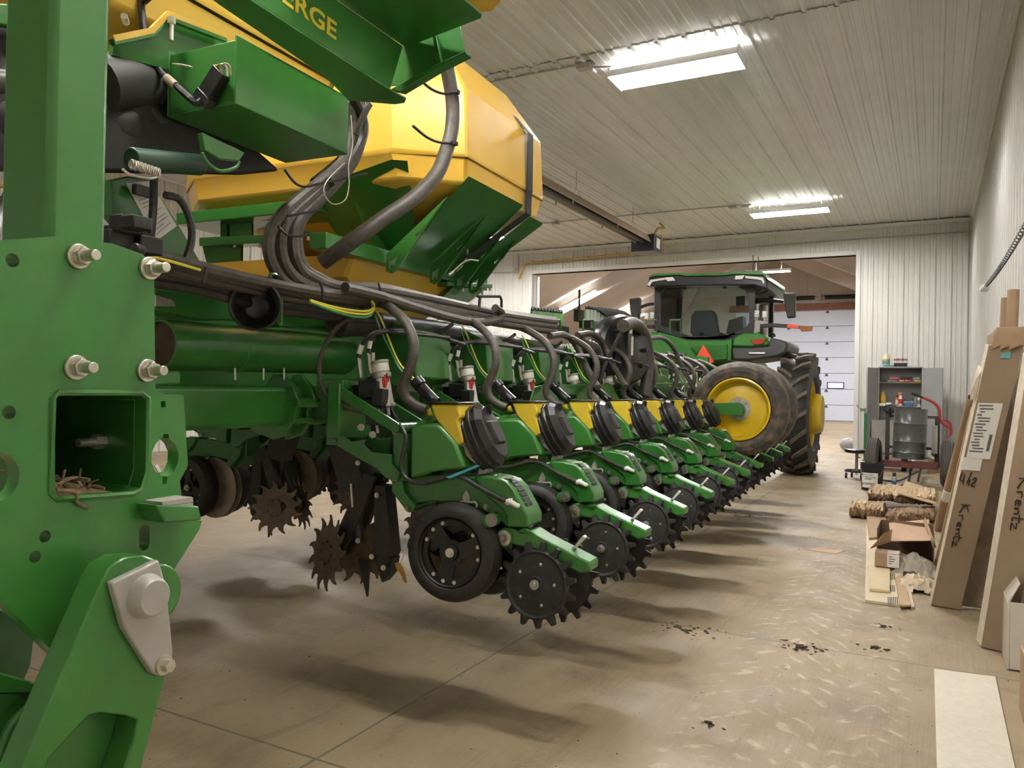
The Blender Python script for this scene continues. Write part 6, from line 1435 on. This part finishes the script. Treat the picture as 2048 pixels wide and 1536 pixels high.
# stool with round base
p = ony(1713,950,13.5); p.z = 0; m = MB(); m.tube((p.x,p.y,.06),(p.x,p.y,.42),.022,12); m.box((p.x+.03,p.y,.33),(.06,.02,.02)); stl = thing('shop_stool', m, STEEL, 'low black rolling stool with a round wheeled base left of the bucket', 'stool')
m = MB(); m.lathe([(.15,.40),(.17,.41),(.17,.45),(.15,.46),(0,.46)], p, (0,0,1), 28); m.mm((p.x-.17,p.y-.1,.42),(p.x+.19,p.y+.1,.455)); child(stl, 'stool_seat', m, BLACK)
m = MB(); m.lathe([(.17,.10),(.18,.115),(.17,.13),(.155,.13),(.155,.10)], p, (0,0,1), 32, caps=False)
for k in range(4): t = k*PI/2+.5; m.tube(p+V((0,0,.11)), p+V((.165*math.cos(t),.165*math.sin(t),.115)), .012, 8)
child(stl, 'stool_base', m, BLACKM)
for k in range(4): t = k*PI/2+.5; m = MB(); c_ = p+V((.165*math.cos(t),.165*math.sin(t),.045)); m.tube(c_+V((-.015,0,0)), c_+V((.015,0,0)), .045, 16); child(stl, 'caster', m, RUBBER)
# green jack post
p = ony(1730,900,17.2); p.z = 0; m = MB(); m.tube(p, p+V((0,0,.95)), .028, 12); m.tube(p, p+V((0,0,.02)), .06, 16); jk = thing('jack_stand', m, mat('green_jack', (.02,.22,.06), .4), 'slim bright green jack post with a crank beside the opening edge', 'jack')
m = MB(); m.tube(p+V((0,0,.95)), p+V((0,0,1.06)), .022, 10); m.path([p+V((0,0,1.03)), p+V((-.12,-.02,1.06)), p+V((-.16,-.02,1.12))], .01, 8); m.box(p+V((-.06,-.01,1.02)), (.08,.04,.06)); child(jk, 'jack_crank', m, STEEL)
# paper roll and small carton under the right door, red can
p = ony(1871,908,15.5); m = MB(); z0 = .0; m.mm((p.x-.12,15.35,0),(p.x+.12,15.65,.22)); thing('carton_box', m, KRAFT, 'small brown carton on the floor under the right cabinet door', 'carton', bevel=.004)
m = MB(); m.tube((p.x-.01,15.36,.33),(p.x-.01,15.62,.33),.105,28,hole=.03); pr_ = thing('paper_roll', m, PAPERW, 'white paper roll lying on the small carton', 'paper roll'); m = MB(); m.tube((p.x-.01,15.355,.33),(p.x-.01,15.36,.33),.055,20,hole=.03); child(pr_, 'roll_core', m, INK)
p = ony(1914,888,14.6); m = MB(); m.mm((p.x-.12,14.5,.0),(p.x+.12,14.75,.55)); thing('fuel_can', m, mat('red_can', (.42,.03,.03), .45), 'red container partly hidden behind the right cart wheel', 'container', bevel=.02)
# floor cable
m = MB(); m.path([onz(1758,958,.012), onz(1780,962,.012), onz(1800,960,.012), onz(1826,948,.012), onz(1846,936,.012)], .012, 6); thing('air_line', m, BLACK, 'black air line lying on the floor between bucket and drum', 'hose')
# plastic bag just inside the opening
m = MB(); q = ony(1695,900,19.7); m.sphere((q.x,19.75,.16), .15, 12, (1.2,.8,1.05)); m.sphere((q.x+.1,19.8,.1), .10, 10, (1,.8,1)); thing('plastic_bag', m, mat('grey_bag', (.36,.35,.37), .4, var=.3, scale=20), 'grey plastic bag on the floor just inside the opening edge', 'bag')
# ---------------- debris on the floor
DIRT = mat('dark_soil', (.045,.032,.022), .95, var=.4, scale=40)
def clod(px, py, n, spread, s, lab, seed):
    rg = random.Random(seed); m = MB(); c = onz(px, py, 0)
    for i in range(n):
        a = rg.uniform(0, 2*PI); r = spread*rg.random()**1.6; q = c+V((math.cos(a)*r*1.6, math.sin(a)*r, 0)); k = s*rg.uniform(.3,1.)*(1.2-r/spread*.8)
        m.hull([q+V((rg.uniform(-k,k)*1.5, rg.uniform(-k,k), rg.uniform(0,k*.8))) for _ in range(8)]+[q+V((0,0,.0005))])
    o = thing('soil_debris', m, DIRT, lab, 'soil'); o['kind'] = 'stuff'; return o
clod(1380,1262,46,.16,.014,'dark soil crumbs in the middle of the floor below the row units',1)
clod(1600,1296,36,.12,.018,'flat dark soil patch right of the middle of the floor',2)
clod(1752,1297,26,.10,.014,'dark soil lump near the foot of the cartons',3)
clod(1766,1254,12,.06,.014,'small black lumps below the floor boards',4)
clod(1500,1032,40,.20,.012,'stalk litter beside the far row units',5)
clod(1415,1446,10,.06,.014,'two small dark lumps in the near foreground',6)
rg = random.Random(21); m = MB()
for i in range(420):
    q = V((rg.uniform(-3.2,.5), 1.6+rg.random()**1.4*9, 0)); k = rg.uniform(.0015,.005); m.hull([q+V((rg.uniform(-k,k)*1.6, rg.uniform(-k,k), rg.uniform(0,k))) for _ in range(5)]+[q])
o = m.build('floor_grit', DIRT); tag(o, 'fine dark grit scattered over the concrete floor', 'grit', kind='stuff')
p0 = onz(1613,1100,.002); m = MB(); m.prism([onz(x,y,.001) for x,y in ((1613,1100),(1632,1096),(1690,1102),(1672,1108),(1640,1104))], (0,0,.003)); thing('cardboard_scrap', m, KRAFTL, 'thin tan cardboard scrap alone on the floor', 'scrap')
m = MB(); a = PA(808,1122,-.16); 
pts = [PA(x,y,-.17) for x,y in ((795,1126),(800,1138),(806,1150),(811,1166))]; wd = [.014,.017,.011,.005]
for i in range(3): m.hull([pts[i]+V((s*wd[i],y,0)) for s in (-1,1) for y in (0,.004)]+[pts[i+1]+V((s*wd[i+1],y,0)) for s in (-1,1) for y in (0,.004)])
m.path([PA(808,1108,-.15), PA(803,1120,-.16), PA(799,1127,-.17)], .0012, 5)
m.path([PA(797,1130,-.17), PA(796,1144,-.175)], .0012, 5)
lf = m.build('dry_leaf', mat('dry_ochre_leaf', (.30,.16,.03), .8, var=.3, scale=60), planter); lf['label'] = 'dry ochre leaf hanging by a thread beside the nearest gauge wheel'
bpy.context.view_layer.update()
